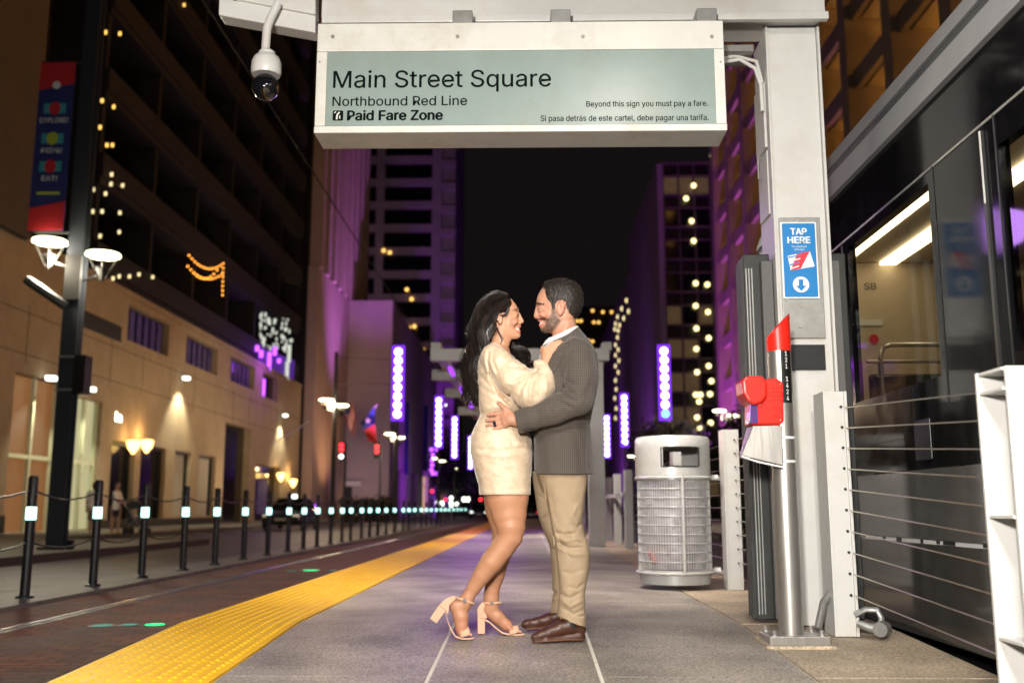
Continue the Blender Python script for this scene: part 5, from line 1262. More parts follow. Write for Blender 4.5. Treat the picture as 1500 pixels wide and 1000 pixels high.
# jacket: small dark check
def check_mat():
    m = bpy.data.materials.new('tweed_check'); m.use_nodes = True; n = m.node_tree; b = n.nodes['Principled BSDF']; b.inputs['Roughness'].default_value = .85; b.inputs['Sheen Weight'].default_value = .15
    at = n.nodes.new('ShaderNodeAttribute'); at.attribute_name = 'cloth'; sp = n.nodes.new('ShaderNodeSeparateXYZ'); n.links.new(at.outputs['Vector'], sp.inputs[0])
    def tri(sock, per, ph=0.0):
        a = n.nodes.new('ShaderNodeMath'); a.operation = 'MULTIPLY'; a.inputs[1].default_value = 6.2832 / per; n.links.new(sock, a.inputs[0])
        s_ = n.nodes.new('ShaderNodeMath'); s_.operation = 'SINE'; n.links.new(a.outputs[0], s_.inputs[0])
        g_ = n.nodes.new('ShaderNodeMath'); g_.operation = 'GREATER_THAN'; g_.inputs[1].default_value = .1; n.links.new(s_.outputs[0], g_.inputs[0]); return g_.outputs[0]
    dd = n.nodes.new('ShaderNodeMath'); dd.operation = 'ADD'; n.links.new(sp.outputs[0], dd.inputs[0]); n.links.new(sp.outputs[2], dd.inputs[1])
    A = tri(sp.outputs[0], .0100); Bq = tri(sp.outputs[1], .0100); ad_ = n.nodes.new('ShaderNodeMath'); ad_.operation = 'ADD'; n.links.new(A, ad_.inputs[0]); n.links.new(Bq, ad_.inputs[1])
    r = n.nodes.new('ShaderNodeValToRGB'); r.color_ramp.interpolation = 'CONSTANT'; r.color_ramp.elements[0].color = (.115, .090, .072, 1); r.color_ramp.elements[1].position = .3; r.color_ramp.elements[1].color = (.062, .050, .043, 1)
    e = r.color_ramp.elements.new(.75); e.color = (.040, .034, .031, 1)
    hv = n.nodes.new('ShaderNodeMath'); hv.operation = 'MULTIPLY'; hv.inputs[1].default_value = .5; n.links.new(ad_.outputs[0], hv.inputs[0]); n.links.new(hv.outputs[0], r.inputs[0])
    no = n.nodes.new('ShaderNodeTexNoise'); no.inputs['Scale'].default_value = 500; n.links.new(at.outputs['Vector'], no.inputs[0])
    n.links.new(r.outputs[0], b.inputs['Base Color'])
    bp = n.nodes.new('ShaderNodeBump'); bp.inputs['Strength'].default_value = .3; bp.inputs['Distance'].default_value = .002; n.links.new(no.outputs['Fac'], bp.inputs['Height']); n.links.new(bp.outputs[0], b.inputs['Normal'])
    return m
M['tweed'] = check_mat()
def velvet_mat():
    m = bpy.data.materials.new('crushed_velvet'); m.use_nodes = True; n = m.node_tree; b = n.nodes['Principled BSDF']
    at = n.nodes.new('ShaderNodeAttribute'); at.attribute_name = 'cloth'
    def noise(s, d=4, w_=0.0): t = n.nodes.new('ShaderNodeTexNoise'); t.inputs['Scale'].default_value = s; t.inputs['Detail'].default_value = d; t.inputs['Distortion'].default_value = w_; n.links.new(at.outputs['Vector'], t.inputs[0]); return t
    a = noise(22, 5, .6); g_ = noise(260, 3, .3)
    r = n.nodes.new('ShaderNodeValToRGB'); r.color_ramp.elements[0].position = .33; r.color_ramp.elements[1].position = .66
    r.color_ramp.elements[0].color = (.56, .40, .26, 1); r.color_ramp.elements[1].color = (.80, .65, .48, 1); 
    mx = n.nodes.new('ShaderNodeMixRGB'); mx.inputs[0].default_value = .6; n.links.new(a.outputs['Fac'], mx.inputs[1]); n.links.new(g_.outputs['Fac'], mx.inputs[2]); n.links.new(mx.outputs[0], r.inputs[0]); n.links.new(r.outputs[0], b.inputs['Base Color'])
    b.inputs['Roughness'].default_value = .5; b.inputs['Sheen Weight'].default_value = .5; b.inputs['Sheen Roughness'].default_value = .3
    mr = n.nodes.new('ShaderNodeMapRange'); mr.inputs['From Min'].default_value = .35; mr.inputs['From Max'].default_value = .65; mr.inputs['To Min'].default_value = .7; mr.inputs['To Max'].default_value = .28; n.links.new(g_.outputs['Fac'], mr.inputs['Value']); n.links.new(mr.outputs[0], b.inputs['Roughness'])
    bp = n.nodes.new('ShaderNodeBump'); bp.inputs['Strength'].default_value = .35; bp.inputs['Distance'].default_value = .006; n.links.new(mx.outputs[0], bp.inputs['Height']); n.links.new(bp.outputs[0], b.inputs['Normal'])
    return m
M['velvet'] = velvet_mat()
def blend(C, mask, col): 
    mask = np.clip(mask, 0, 1)[:, None]; return C * (1 - mask) + np.array(col)[None] * mask
def inpoly(poly, x, y, soft=1.0): return np.clip(.5 - poly_sdf(np.array(poly, float), x, y) / (2 * soft), 0, 1)
def spot(x, y, cx, cy, rx, ry): return np.clip(1.4 * (1 - ((x - cx) / rx) ** 2 - ((y - cy) / ry) ** 2), 0, 1)
def finger(f, pts, r0, r1, k=1.0):
    n = len(pts); f.chain([(*p, r0 + (r1 - r0) * i / (n - 1)) for i, p in enumerate(pts)], k)

# ---------------------------------------------------------------- the man
man = empty('person', (.34, 5.0, ground(5)), 'man in a checked tweed jacket and khaki trousers, arm round the woman, facing left', 'person')
HF = [(410.5, 814, 828, 5), (413, 805, 837, 11), (418, 797.5, 844, 16.5), (424, 792.5, 848.5, 19.5), (432, 788, 851.5, 21.5), (440, 786, 852.5, 22.5), (447, 786.5, 851.5, 22.3), (451, 788.3, 850.5, 21.8), (458, 788.3, 848, 21), (465, 788.8, 843, 20), (470, 790.3, 832, 18), (475, 791.5, 825, 16.5), (480, 792.5, 819, 14.5), (484, 794.5, 813, 12), (487.3, 800, 807, 7)]
def man_head(f, off=0.0, feat=True):
    f.loft([(y + (off * -.4 if y < 414 else 0), a - off, b + off, d + off) for y, a, b, d in HF], 1.0, p=2.1, taper=-.30)
    if not feat: return
    f.cone((787, 449, 0), (785.0, 462.5, 0), 2.3, 3.3, 2.0).cone((785.3, 464, 0), (789, 465.5, 0), 3.0, 3.4, 1.5)
    for s in (-1, 1):
        f.ell((788.3, 464.8, s * 3.8), (3.0, 2.2, 2.2), 1.5)
        f.cone((787.6, 445.3, s * 3), (790.5, 444.8, s * 13), 2.2, 2.0, 2.5)
        f.ell((786.6, 451.5, s * 8.5), (3.2, 3.0, 4.2), 2.0, mode='sub')
        f.ell((790.4, 451.6, s * 8.8), (3.6, 3.5, 4.2), .6)
        f.ell((796, 460, s * 13.5), (7, 5.5, 4.5), 4.0)
        f.ell((821.3, 451.5, s * 22.5), (6.2, 11.3, 3.6), 1.2, rot=.12).ell((823, 446.5, s * 23), (6.0, 6.3, 3.8), 1.0)
        f.ell((819.6, 450.5, s * 26.8), (2.9, 6.3, 2.6), .8, mode='sub')
    f.cone((790.2, 469.3, -5), (790.2, 469.3, 5), 1.9, 1.9, 1.5).cone((791.3, 476, -5), (791.3, 476, 5), 2.1, 2.1, 1.5)
    f.cone((787.5, 472.7, -6), (787.5, 472.7, 6), 1.5, 1.5, .8, mode='sub')
    f.ell((798, 482.3, 0), (5.8, 5.2, 8), 3)
    f.crease([(791.5, 464.5), (795.5, 468), (797.5, 473.5)], .9, 1.7); f.crease([(798, 451), (803, 449.5)], .5, 1.1); f.crease([(798, 453), (803, 453.5)], .5, 1.1)
BH = 1.3
f = Field((692, 404, -72), (882, 938, 96), BH)
man_head(f)
f.cone((827, 466, 0), (829.5, 502, 0), 15.5, 17.8, 5).cone((817, 476, 0), (824, 492, 0), 10, 12, 6)
f.crease([(836, 468), (822, 492)], -.8, 4.0)
f.loft([(496, 812, 848, 22), (508, 806, 862, 44), (520, 800, 868, 52), (560, 792, 866, 48), (610, 792, 857, 42), (660, 792, 858, 43), (700, 796, 856, 42)], 6, p=2.2)
f.chain([(846, 524, -48, 17), (845, 588, -62, 14), (766, 616, -50, 9.5), (754, 615, -47, 8.2)], 4)
f.chain([(846, 524, 48, 17), (836, 588, 60, 14), (760, 598, 52, 9.5), (728, 592, 44, 8)], 4)
f.chain([(830, 690, -24, 24), (830, 780, -22, 17), (838, 860, -20, 13), (838, 915, -20, 10)], 3)
f.chain([(816, 690, 24, 22), (817, 770, 34, 13), (829, 800, 42, 9), (828, 850, 48, 9), (826, 900, 58, 10)], 3)
# near hand on her waist
f.chain([(755, 615, -47, 8.4), (748, 612, -45, 8.6), (741, 607, -43, 6.2)], 2.5).chain([(750, 614, -46, 8.0), (741, 618, -43, 6.4)], 2.5).chain([(748, 613, -45, 8), (737.5, 611, -41.5, 6.0)], 2.5)
f.cone((740, 606, -42), (741, 622, -42), 4.8, 4.6, 2.5)
finger(f, [(747, 605, -44), (739.5, 598, -42), (733.5, 592.5, -39), (729.8, 589.6, -37.5)], 5.0, 2.9)
for pts in ([(737, 605, -41), (729, 605.2, -39.5), (721, 606.3, -37), (714.5, 607.8, -33.5)], [(735.5, 611.5, -41), (727, 613, -39.5), (719, 614.4, -36.5), (712.6, 615.6, -32.5)],
            [(736, 618, -41), (727.5, 620, -39.5), (719.5, 622, -37), (713.2, 623.6, -33)], [(738, 623.5, -41), (730.5, 626.2, -39.5), (723.5, 628.3, -37.5), (718, 629.6, -35)]):
    finger(f, pts, 3.8, 2.75, .8)
# far hand: fingertips showing at her back
f.cone((728, 592, 43), (716, 590, 36), 8, 7, 2)
for dy in (-7, 0, 7): finger(f, [(716, 588 + dy, 36), (706, 587 + dy, 28), (701.5, 588 + dy, 17)], 3.8, 2.8, .8)
BEARD = [(806.5, 441), (812, 443), (813.5, 452), (816, 462), (822, 470), (816, 479), (808, 486), (800, 489), (793, 487), (791, 481), (794.5, 479.5), (799, 476), (799, 470), (794.5, 467.5), (788.5, 468.8), (789, 466.3), (796, 465.8), (803, 465.5), (807, 459), (808.5, 450)]
def man_col(x, y, w):
    C = np.tile(np.array([.54, .275, .18]), (len(x), 1)); r = np.random.RandomState(1).normal(0, 1, len(x))
    C *= (1 + .02 * r)[:, None]
    face = (y < 500)
    C = blend(C, face * spot(x, y, 797, 461, 10, 7) * .5, (.58, .20, .13)); C = blend(C, face * spot(x, y, 785, 462, 6, 6) * .5, (.58, .22, .15))
    C = blend(C, face * spot(x, y, 821, 452, 10, 13) * (np.abs(w) > 20) * .6, (.60, .24, .16))
    C = blend(C, face * inpoly(BEARD, x, y, 1.6) * (.80 + .12 * r), (.050, .028, .019))
    C = blend(C, face * (y > 466) * (y < 468.6) * (x < 798) * .75, (.07, .035, .025))
    C = blend(C, face * (x < 797.5) * (np.abs(y - 444.6 - .12 * (x - 790)) < 1.2) * (np.abs(w) > 3.0) * .8, (.022, .014, .010))
    C = blend(C, face * spot(x, y, 790.5, 470.0, 5, 1.7) * (x < 796) + face * spot(x, y, 791.5, 476, 5, 2.0) * (x < 796), (.55, .15, .12))
    C = blend(C, face * (x < 795.5) * spot(x, y, 791, 472.9, 5, 1.3), (.75, .70, .62))
    C = blend(C, face * (x < 794.5) * spot(x, y, 790.3, 451.8, 3.6, 1.3) * (np.abs(w) > 4) * .8, (.03, .02, .015))
    return C
body = fig(f, 'body', 'skin', man, man_col, 1)
f = Field((784, 402, -32), (864, 474, 32), 1.0)
man_head(f, 1.7, False)
HAIRM = [(796.5, 421), (798, 413), (806, 408), (820, 405), (834, 406), (846, 411), (855, 423), (858, 440), (855, 455), (848, 468), (842, 468), (839, 463), (834, 458), (830.5, 450), (829, 442), (824, 438.5), (817, 440), (813, 445), (812.5, 453), (809, 452), (807.5, 443), (802, 438), (799.5, 430), (799, 424)]
x_, y_, z_ = f.grid((slice(None),) * 3); f.G -= (np.clip((436 - y_) / 22, 0, 1) * 1.6).astype(np.float32)
f.noise(.7, 4.2, 3); f.noise(.4, 2.6, 5); f.clip_poly(HAIRM, .8)
hair = fig(f, 'hair', 'hair_brown', man, None, 0)
# short hairs standing off the surface
hm = hair.data; co = np.empty(len(hm.vertices) * 3, np.float32); hm.vertices.foreach_get('co', co); co = co.reshape(-1, 3); no = np.empty_like(co).ravel(); hm.vertices.foreach_get('normal', no); no = no.reshape(-1, 3)
def fuzz(co, no, n, L, wdt, seed, name, m, parent, down=0.0):
    r = np.random.RandomState(seed); i = r.randint(0, len(co), n); p = co[i]; d = no[i] + r.normal(0, .45, (n, 3)); d[:, 2] -= down; d /= np.linalg.norm(d, axis=1)[:, None]
    s = np.cross(d, r.normal(0, 1, (n, 3))); s /= np.linalg.norm(s, axis=1)[:, None]; l = L * r.uniform(.5, 1.2, (n, 1))
    V = np.stack([p - s * wdt - d * .001, p + s * wdt - d * .001, p + d * l], 1).reshape(-1, 3)
    me = bpy.data.meshes.new(name); me.from_pydata(V.tolist(), [], np.arange(3 * n).reshape(-1, 3).tolist()); me.materials.append(M[m])
    o = bpy.data.objects.new(name, me); COL.objects.link(o); o.parent = parent; ORG[o] = ORG[parent]; return o
fz = fuzz(co, no, 9000, .008, .0009, 2, 'hair_strands', 'hair_brown', man); fz['kind'] = 'stuff'
bm_ = body.data; co = np.empty(len(bm_.vertices) * 3, np.float32); bm_.vertices.foreach_get('co', co); co = co.reshape(-1, 3); no = np.empty_like(co).ravel(); bm_.vertices.foreach_get('normal', no); no = no.reshape(-1, 3)
tc = np.empty(len(bm_.vertices) * 4, np.float32); bm_.color_attributes['tint'].data.foreach_get('color', tc); tc = tc.reshape(-1, 4)
sel = (tc[:, 0] < .13) & (co[:, 2] + ORG[man][2] > 1.7) & (co[:, 2] + ORG[man][2] < 2.03 - .0)
if sel.sum() > 50: fz = fuzz(co[sel], no[sel], 5000, .004, .0006, 4, 'beard', 'hair_brown', man, .6); fz['kind'] = 'stuff'
# jacket
f = Field((743, 470, -106), (890, 702, 104), 1.35)
f.loft([(479, 838, 848, 8), (486, 830, 853, 20), (493, 820, 859, 36), (500, 811, 865, 48), (508, 804, 870, 56), (518, 797, 874.5, 61), (530, 790, 876.5, 62), (545, 785, 877, 61), (560, 783, 876, 59), (580, 782, 873, 56), (600, 782, 868, 53), (620, 782, 864.5, 52), (640, 782, 866, 53), (665, 782, 868, 55), (694.5, 782.5, 868, 57)], 3, p=2.25)
f.cone((815, 470, 0), (812, 508, 0), 13, 18, 5, fw=1.2, mode='sub')       # neck opening
f.cone((812, 500, 0), (788, 545, 0), 13, 6, 4, mode='sub')
f.chain([(846, 521, -50, 25.5), (852, 552, -62, 24), (847, 585, -70, 22.5)], 7).chain([(847, 585, -70, 22.5), (812, 600, -66, 20.5), (778, 612, -58, 18.2), (758, 618, -51, 17.2)], 4)
f.chain([(846, 521, 50, 25.5), (850, 552, 60, 24), (836, 588, 66, 22)], 7).chain([(836, 588, 66, 22), (790, 598, 62, 18), (752, 598, 54, 16)], 4)
# cuff cut, rounded front corner
f.op((735, 590, -100), (775, 645, -20), lambda x, y, z: (-(x - 753.5) * .975 - (y - 603) * -.222) + 0 * z, 0, 'x') if False else None
q = f.sl((740, 590, -100), (790, 645, -25)); x, y, z = f.grid(q); f.G[q] = np.maximum(f.G[q], ((753.2 + (y - 603) * .20 - x) + 0 * z).astype(np.float32))
q = f.sl((740, 575, 25), (790, 645, 100)); x, y, z = f.grid(q); f.G[q] = np.maximum(f.G[q], ((757 - x) + 0 * z + 0 * y).astype(np.float32))
# hollow cuff
f.cone((744, 621, -50), (757, 617, -52), 12.5, 12.5, .5, mode='sub')
q = f.sl((770, 675, -100), (800, 705, 100)); x, y, z = f.grid(q); f.G[q] = np.maximum(f.G[q], (-(np.minimum(np.maximum(12 - (x - 782), 0), 100) * 0 + 0) + np.where((x < 793) & (y > 684), np.sqrt((x - 793) ** 2 + (y - 684) ** 2) - 11, -50) + 0 * z).astype(np.float32))
f.emboss([(842, 476), (852, 485), (847, 497), (837, 507), (829, 502), (835, 490)], 1.6, -8); f.emboss([(836, 508), (826, 522), (810, 548), (796, 566), (790, 556), (798, 530), (812, 508), (824, 500), (829, 505)], 1.8, -8)
f.crease([(851, 486), (842, 500), (834, 508)], .9, 1.6); f.crease([(834, 508), (828, 503)], .9, 1.4); f.crease([(829, 506), (822, 522), (808, 545), (795, 572)], .9, 1.7)
f.crease([(843, 493), (838, 502), (829, 504)], -.5, 5); f.crease([(824, 516), (812, 534), (800, 556)], -.7, 5)
f.crease([(872, 515), (857, 505), (846, 503), (836, 512), (829, 535), (824, 560)], .7, 2.2, w0=-30)      # armhole
for p_, a_, w_ in (([(824, 562), (832, 572), (845, 578)], 1.6, 2.6), ([(820, 572), (829, 581), (843, 586)], 1.5, 2.6), ([(826, 553), (838, 562), (852, 566)], 1.0, 3), ([(815, 585), (826, 592), (842, 598)], 1.2, 2.6), ([(866, 560), (856, 580), (838, 592)], .9, 3.5),
                  ([(800, 590), (808, 603), (812, 616)], .7, 3), ([(784, 596), (790, 610), (790, 626)], .6, 3), ([(860, 530), (850, 548), (834, 556)], .8, 4), ([(868, 545), (863, 575), (852, 600)], .8, 3),
                  ([(792, 626), (812, 620), (840, 606)], -.7, 4), ([(826, 640), (822, 665), (826, 694)], .5, 4), ([(846, 640), (850, 668), (848, 694)], .5, 4), ([(785, 628), (815, 626), (846, 612)], 1.0, 3.0)):
    f.crease(p_, a_, w_)
f.crease([(796, 629), (820, 631), (848, 628)], .9, 1.3)      # pocket flap
f.crease([(862, 640), (860, 668), (862, 695)], 1.2, 1.4)      # vent
f.noise(.5, 26, 8)
jk = fig(f, 'jacket', 'tweed', man, None, 1)
for k in range(4):
    c = place([[(769.0 + k * 4.3), 630.0 - k * .8, -70.5 + k * -.6]])[0]; MB().ball(tuple(c), .0062, 8, 5).build('sleeve_button', 'black', jk, True)
# shirt: tilted collar round the neck and the front
f = Field((778, 470, -40), (860, 566, 40), 1.1)
ring = []
for k in range(25):
    a = 2 * math.pi * k / 24; ring.append((825 + 20 * math.cos(a), 488.5 - 9.0 * math.cos(a) , 22 * math.sin(a), 2.9))
f.chain(ring, 1.0).chain([(p[0] - 3 - 1.5 * math.cos(0), p[1] + 3.6, p[2] * 1.12, 3.0) for p in ring], 1.0)
f.cone((806, 496, -16), (796.5, 504.5, -17), 2.6, 1.4, 1).cone((806, 496, 16), (796, 505, 15), 2.6, 1.4, 1)
f.loft([(497, 801, 840, 20), (506, 797, 842, 26), (520, 790.5, 842, 30), (535, 785.5, 840, 32), (560, 784, 838, 32)], 2)
fig(f, 'shirt', 'shirt', man, None, 1)
# trousers
f = Field((770, 655, -62), (880, 926, 96), 1.35)
f.loft([(658, 787, 862, 44), (690, 786, 861, 46), (708, 790, 859, 44), (722, 796, 858, 40)], 5, p=2.3)
f.loft([(690, 790, 860, 27), (705, 794, 859, 27), (740, 800, 855, 25), (762, 804, 853, 24), (780, 807, 856, 24), (796, 809, 862, 24), (812, 812, 864.5, 23), (828, 815, 864, 22), (850, 818, 860, 21), (870, 819, 856.5, 20), (890, 817.5, 857, 20), (905, 816, 858.5, 20), (921, 817, 858.5, 20)], 4, wc=-22, p=2.2)
f.loft([(690, 779, 845, 27), (720, 783, 840, 25), (750, 787, 832, 24), (774, 795, 836, 23), (798, 805, 842, 22), (840, 809, 848, 20), (870, 809.5, 848, 19), (898, 806, 846, 19)], 3, wc=22, p=2.2, wslope=.17)
q = f.sl((770, 885, -62), (880, 926, 8)); x, y, z = f.grid(q); f.G[q] = np.maximum(f.G[q], (y - (901.5 + (x - 816) * .40) + 0 * z).astype(np.float32))
for p_, a_, w_ in (([(848, 735), (838, 756), (851, 768)], -1.2, 3), ([(857, 700), (852, 735), (849, 760)], -.6, 4), ([(813, 779), (830, 783), (846, 779)], 1.5, 2.4), ([(812, 785), (828, 792), (848, 790)], -1.4, 2.6), ([(814, 793), (834, 802), (856, 802)], 1.7, 2.5), ([(817, 801), (836, 812), (858, 812)], -1.2, 2.8), ([(812, 770), (824, 800), (838, 818)], 1.2, 2.4), ([(828, 775), (842, 792), (858, 797)], 1.2, 2.4),
                  ([(822, 835), (836, 840), (858, 832)], .8, 3), ([(820, 868), (834, 876), (852, 866)], 1.6, 2.6), ([(822, 878), (836, 888), (855, 878)], -1.5, 2.6), ([(822, 888), (840, 899), (856, 892)], 1.6, 2.4), ([(830, 858), (846, 862), (856, 852)], 1.0, 2.4), ([(846, 900), (856, 903)], 1.8, 1.8),
                  ([(806, 720), (812, 752), (822, 775)], .7, 4), ([(834, 765), (846, 772), (853, 764)], 1.3, 2.2), ([(818, 905), (836, 912), (856, 919)], -.8, 2.2)):
    f.crease(p_, a_, w_, w0=0)
f.crease([(797, 705), (808, 775), (813, 790), (815, 830), (818, 870)], 1.4, 1.6, w0=12)
f.crease([(786, 722), (798, 732)], .9, 2, w0=80); f.crease([(792, 762), (806, 752)], .9, 2, w0=80); f.crease([(806, 800), (812, 806)], .9, 2, w0=80)
f.crease([(808, 866), (818, 868)], 1.2, 2, w0=90); f.crease([(806, 876), (818, 876)], -1.2, 2, w0=90)
f.noise(.7, 30, 11)
fig(f, 'trousers', 'trouser', man, None, 1)
def shoe_col(sole, patch):
    def fn(x, y, w):
        C = np.tile(np.array([.060, .020, .010]), (len(x), 1)); n = np.sin(x * .5) * np.sin(y * .7)
        C *= (1 + .06 * n)[:, None]
        C = blend(C, inpoly(patch, x, y, .8), (.022, .022, .022)); C = blend(C, np.clip((y - sole(x) + 2.6) / 1.2, 0, 1), (.20, .10, .06)); return C
    return fn
f = Field((770, 892, -52), (868, 946, 6), 1.0)
f.chain([(849, 921, -20, 9.8), (836, 918, -21, 12), (820, 921, -23, 12.5), (804, 927, -26, 10.8), (791, 931, -29, 8.2), (783.5, 932.6, -31, 5.8)], 3).chain([(838, 902, -20, 13), (834, 915, -21, 14)], 4)
f.chain([(848, 932, -20, 9.5), (822, 935, -23, 9), (800, 937.5, -27, 9.5), (786, 937, -30, 6.5)], 1)
q = (slice(None),) * 3; x, y, z = f.grid(q); sol = lambda x: np.where(x > 843, 937.6, np.where(x > 812, 938.5 - .05 * (x - 812), 940.6 - .07 * (x - 785)))
f.G = np.maximum(f.G, (y - sol(x) + 0 * z).astype(np.float32)); f.cone((826, 942, -60), (841, 939, 20), 2.6, 2.6, .5, mode='sub')
fig(f, 'shoe', 'leather', man, shoe_col(sol, [(835, 905), (846, 909), (845, 919), (840, 922), (836, 916)]), 1)
f = Field((756, 884, 25), (852, 930, 92), 1.0)
f.chain([(832, 906, 66, 9), (818, 903, 64, 11), (802, 908, 60, 10), (786, 912, 56, 8.2), (772, 913.5, 53, 6.6), (768, 914, 52, 5)], 3).chain([(824, 888, 64, 12), (820, 900, 64, 12.5)], 4).chain([(830, 916, 66, 8), (800, 918, 60, 8), (774, 917.5, 54, 6.5)], 1)
x, y, z = f.grid(q); sol2 = lambda x: 921.0 - .05 * (x - 785) + 0 * x
f.G = np.maximum(f.G, (y - sol2(x) + 0 * z).astype(np.float32))
fig(f, 'shoe', 'leather', man, shoe_col(sol2, [(824, 890), (834, 892), (832, 904), (826, 904)]), 1)
c = place([[727.5, 620.6, -39.4]])[0]; d_ = place([[723.8, 621.6, -38.4]])[0]
MB().tube([tuple(c), tuple(d_)], .0152, 16).build('ring', 'ring_blue', body, True)

# ---------------------------------------------------------------- the woman
wom = empty('person', (-.02, 5.0, ground(5)), 'woman with long dark wavy hair in a short champagne velvet dress and block heel sandals', 'person')
WF = [(430, 719, 738, 7), (434, 712, 745, 14), (439, 707.5, 750.5, 17.5), (446, 704.5, 756.2, 19.8), (453, 704, 759.4, 20.5), (459, 704.5, 759.6, 20.5), (463, 706, 759.6, 20), (470, 709, 760.2, 19), (477, 714, 760.8, 17.6), (483, 722, 761, 16), (488, 731, 761.6, 13.5), (492.5, 740, 761.4, 10.5), (496.6, 748, 756, 6)]
def wom_head(f, off=0.0, feat=True):
    f.loft([(y - (off * .6 if y < 436 else 0), a - off, b + off, d + off) for y, a, b, d in WF], 1.0, p=2.1, taper=.32)
    if not feat: return
    f.cone((760.4, 459.5, 0), (764.3, 469.5, 0), 1.7, 2.7, 2).cone((764.8, 471, 0), (761.5, 473, 0), 2.7, 2.6, 1.5)
    for s in (-1, 1):
        f.ell((761.4, 472.4, s * 3.4), (2.7, 2.0, 1.9), 1.2)
        f.cone((758.6, 453.8, s * 3), (755, 453.2, s * 12), 1.6, 1.6, 2.5)
        f.ell((760.6, 460.6, s * 8), (2.6, 2.6, 3.8), 1.6, mode='sub')
        f.ell((756.9, 461, s * 8.2), (3.3, 3.1, 3.8), .6)
        f.ell((752.5, 471.5, s * 11.5), (6.5, 5.5, 4.5), 4)
        f.ell((731.5, 466.5, s * 20.5), (4.8, 9.5, 3.0), 1.0, rot=-.15).ell((732.6, 466, s * 23.6), (2.2, 5.2, 2), .6, mode='sub')
    f.cone((761.6, 478.3, -4.5), (761.6, 478.3, 4.5), 1.9, 1.9, 1.2).cone((760.8, 485.2, -4.5), (760.8, 485.2, 4.5), 2.0, 2.0, 1.2)
    f.cone((763.6, 481.7, -6), (763.6, 481.7, 6), 1.7, 1.7, .6, mode='sub')
    f.ell((757.8, 491.5, 0), (4.4, 4.6, 6), 2.5)
    f.crease([(759, 474), (755.5, 478), (754.5, 483)], .8, 1.5)
f = Field((648, 422, -68), (834, 940, 68), BH)
wom_head(f)
f.cone((733.5, 478, 0), (731.5, 512, 0), 12.8, 13.2, 5).cone((742, 488, 0), (738, 500, 0), 7.5, 9, 5)
f.crease([(732, 484), (741, 506)], -.6, 2.6)
f.loft([(505, 716, 740, 18), (514, 709, 747, 38), (535, 705, 756, 40), (570, 705, 760, 35), (605, 708, 758, 29), (640, 697, 772, 38), (665, 695, 773, 39), (712, 708, 770, 36)], 5, p=2.2)
f.chain([(726, 525, -30, 8), (774, 566, -40, 6), (790, 548, -43, 6), (798, 535, -44, 6.8)], 2)
f.chain([(724, 525, 36, 12), (770, 572, 44, 11), (800, 548, 36, 8)], 3)
# legs
f.chain([(742, 700, -12, 32.5), (743, 728, -12, 31.5), (745.5, 752, -13, 26), (748, 771, -14, 21.5)], 1.5, fw=.84).chain([(748, 771, -14, 21), (747, 786, -13, 18.2), (735, 804, -11, 17.2), (720, 823, -9, 16.8), (706, 842, -6, 13.8), (694, 860, -3, 10.3), (686, 873, -1, 8.8)], 1.5)
f.ell((755, 782, -15), (8.5, 12, 9), 7)
f.chain([(733, 708, 16, 28), (735, 745, 16, 24), (739, 775, 18, 19), (737, 792, 20, 16.5), (731, 816, 24, 15.5), (726, 842, 30, 12.6), (720.5, 864, 34, 10.6), (719.5, 876, 37, 10.8)], 2)
# feet
f.chain([(685, 875, -1, 9.6), (680, 886, 0, 10)], 4).chain([(668, 887, 0, 9.6), (675, 903, 0, 10.6), (676, 916, 0, 8.8), (676, 924.5, 0, 7.4)], 4).cone((683, 880, 0), (669, 888, 0), 9, 9, 4)
for k, (dx, dy) in enumerate(((12, 5.5), (11.5, 6), (10, 6.3), (8, 6.8), (5.5, 7))): 
    w_ = -6.5 + k * 3.4; f.cone((676, 925, w_ * .9), (678 + dx, 925 + dy * .75, w_), 3.2, 2.6 - (.15 * k), .9)
f.chain([(719.5, 876, 37, 11), (720, 888, 38, 11)], 4).chain([(714.5, 893, 38, 9), (729, 903, 39, 10), (741, 914, 40, 8.2), (747, 919, 40, 6.6)], 4)
for k, dx in enumerate((15, 14, 12.5, 10.5, 8)):
    w_ = 33.5 + k * 3.3; f.cone((747, 920, w_), (747 + dx, 925, w_), 3.3, 2.5 - .12 * k, .9)
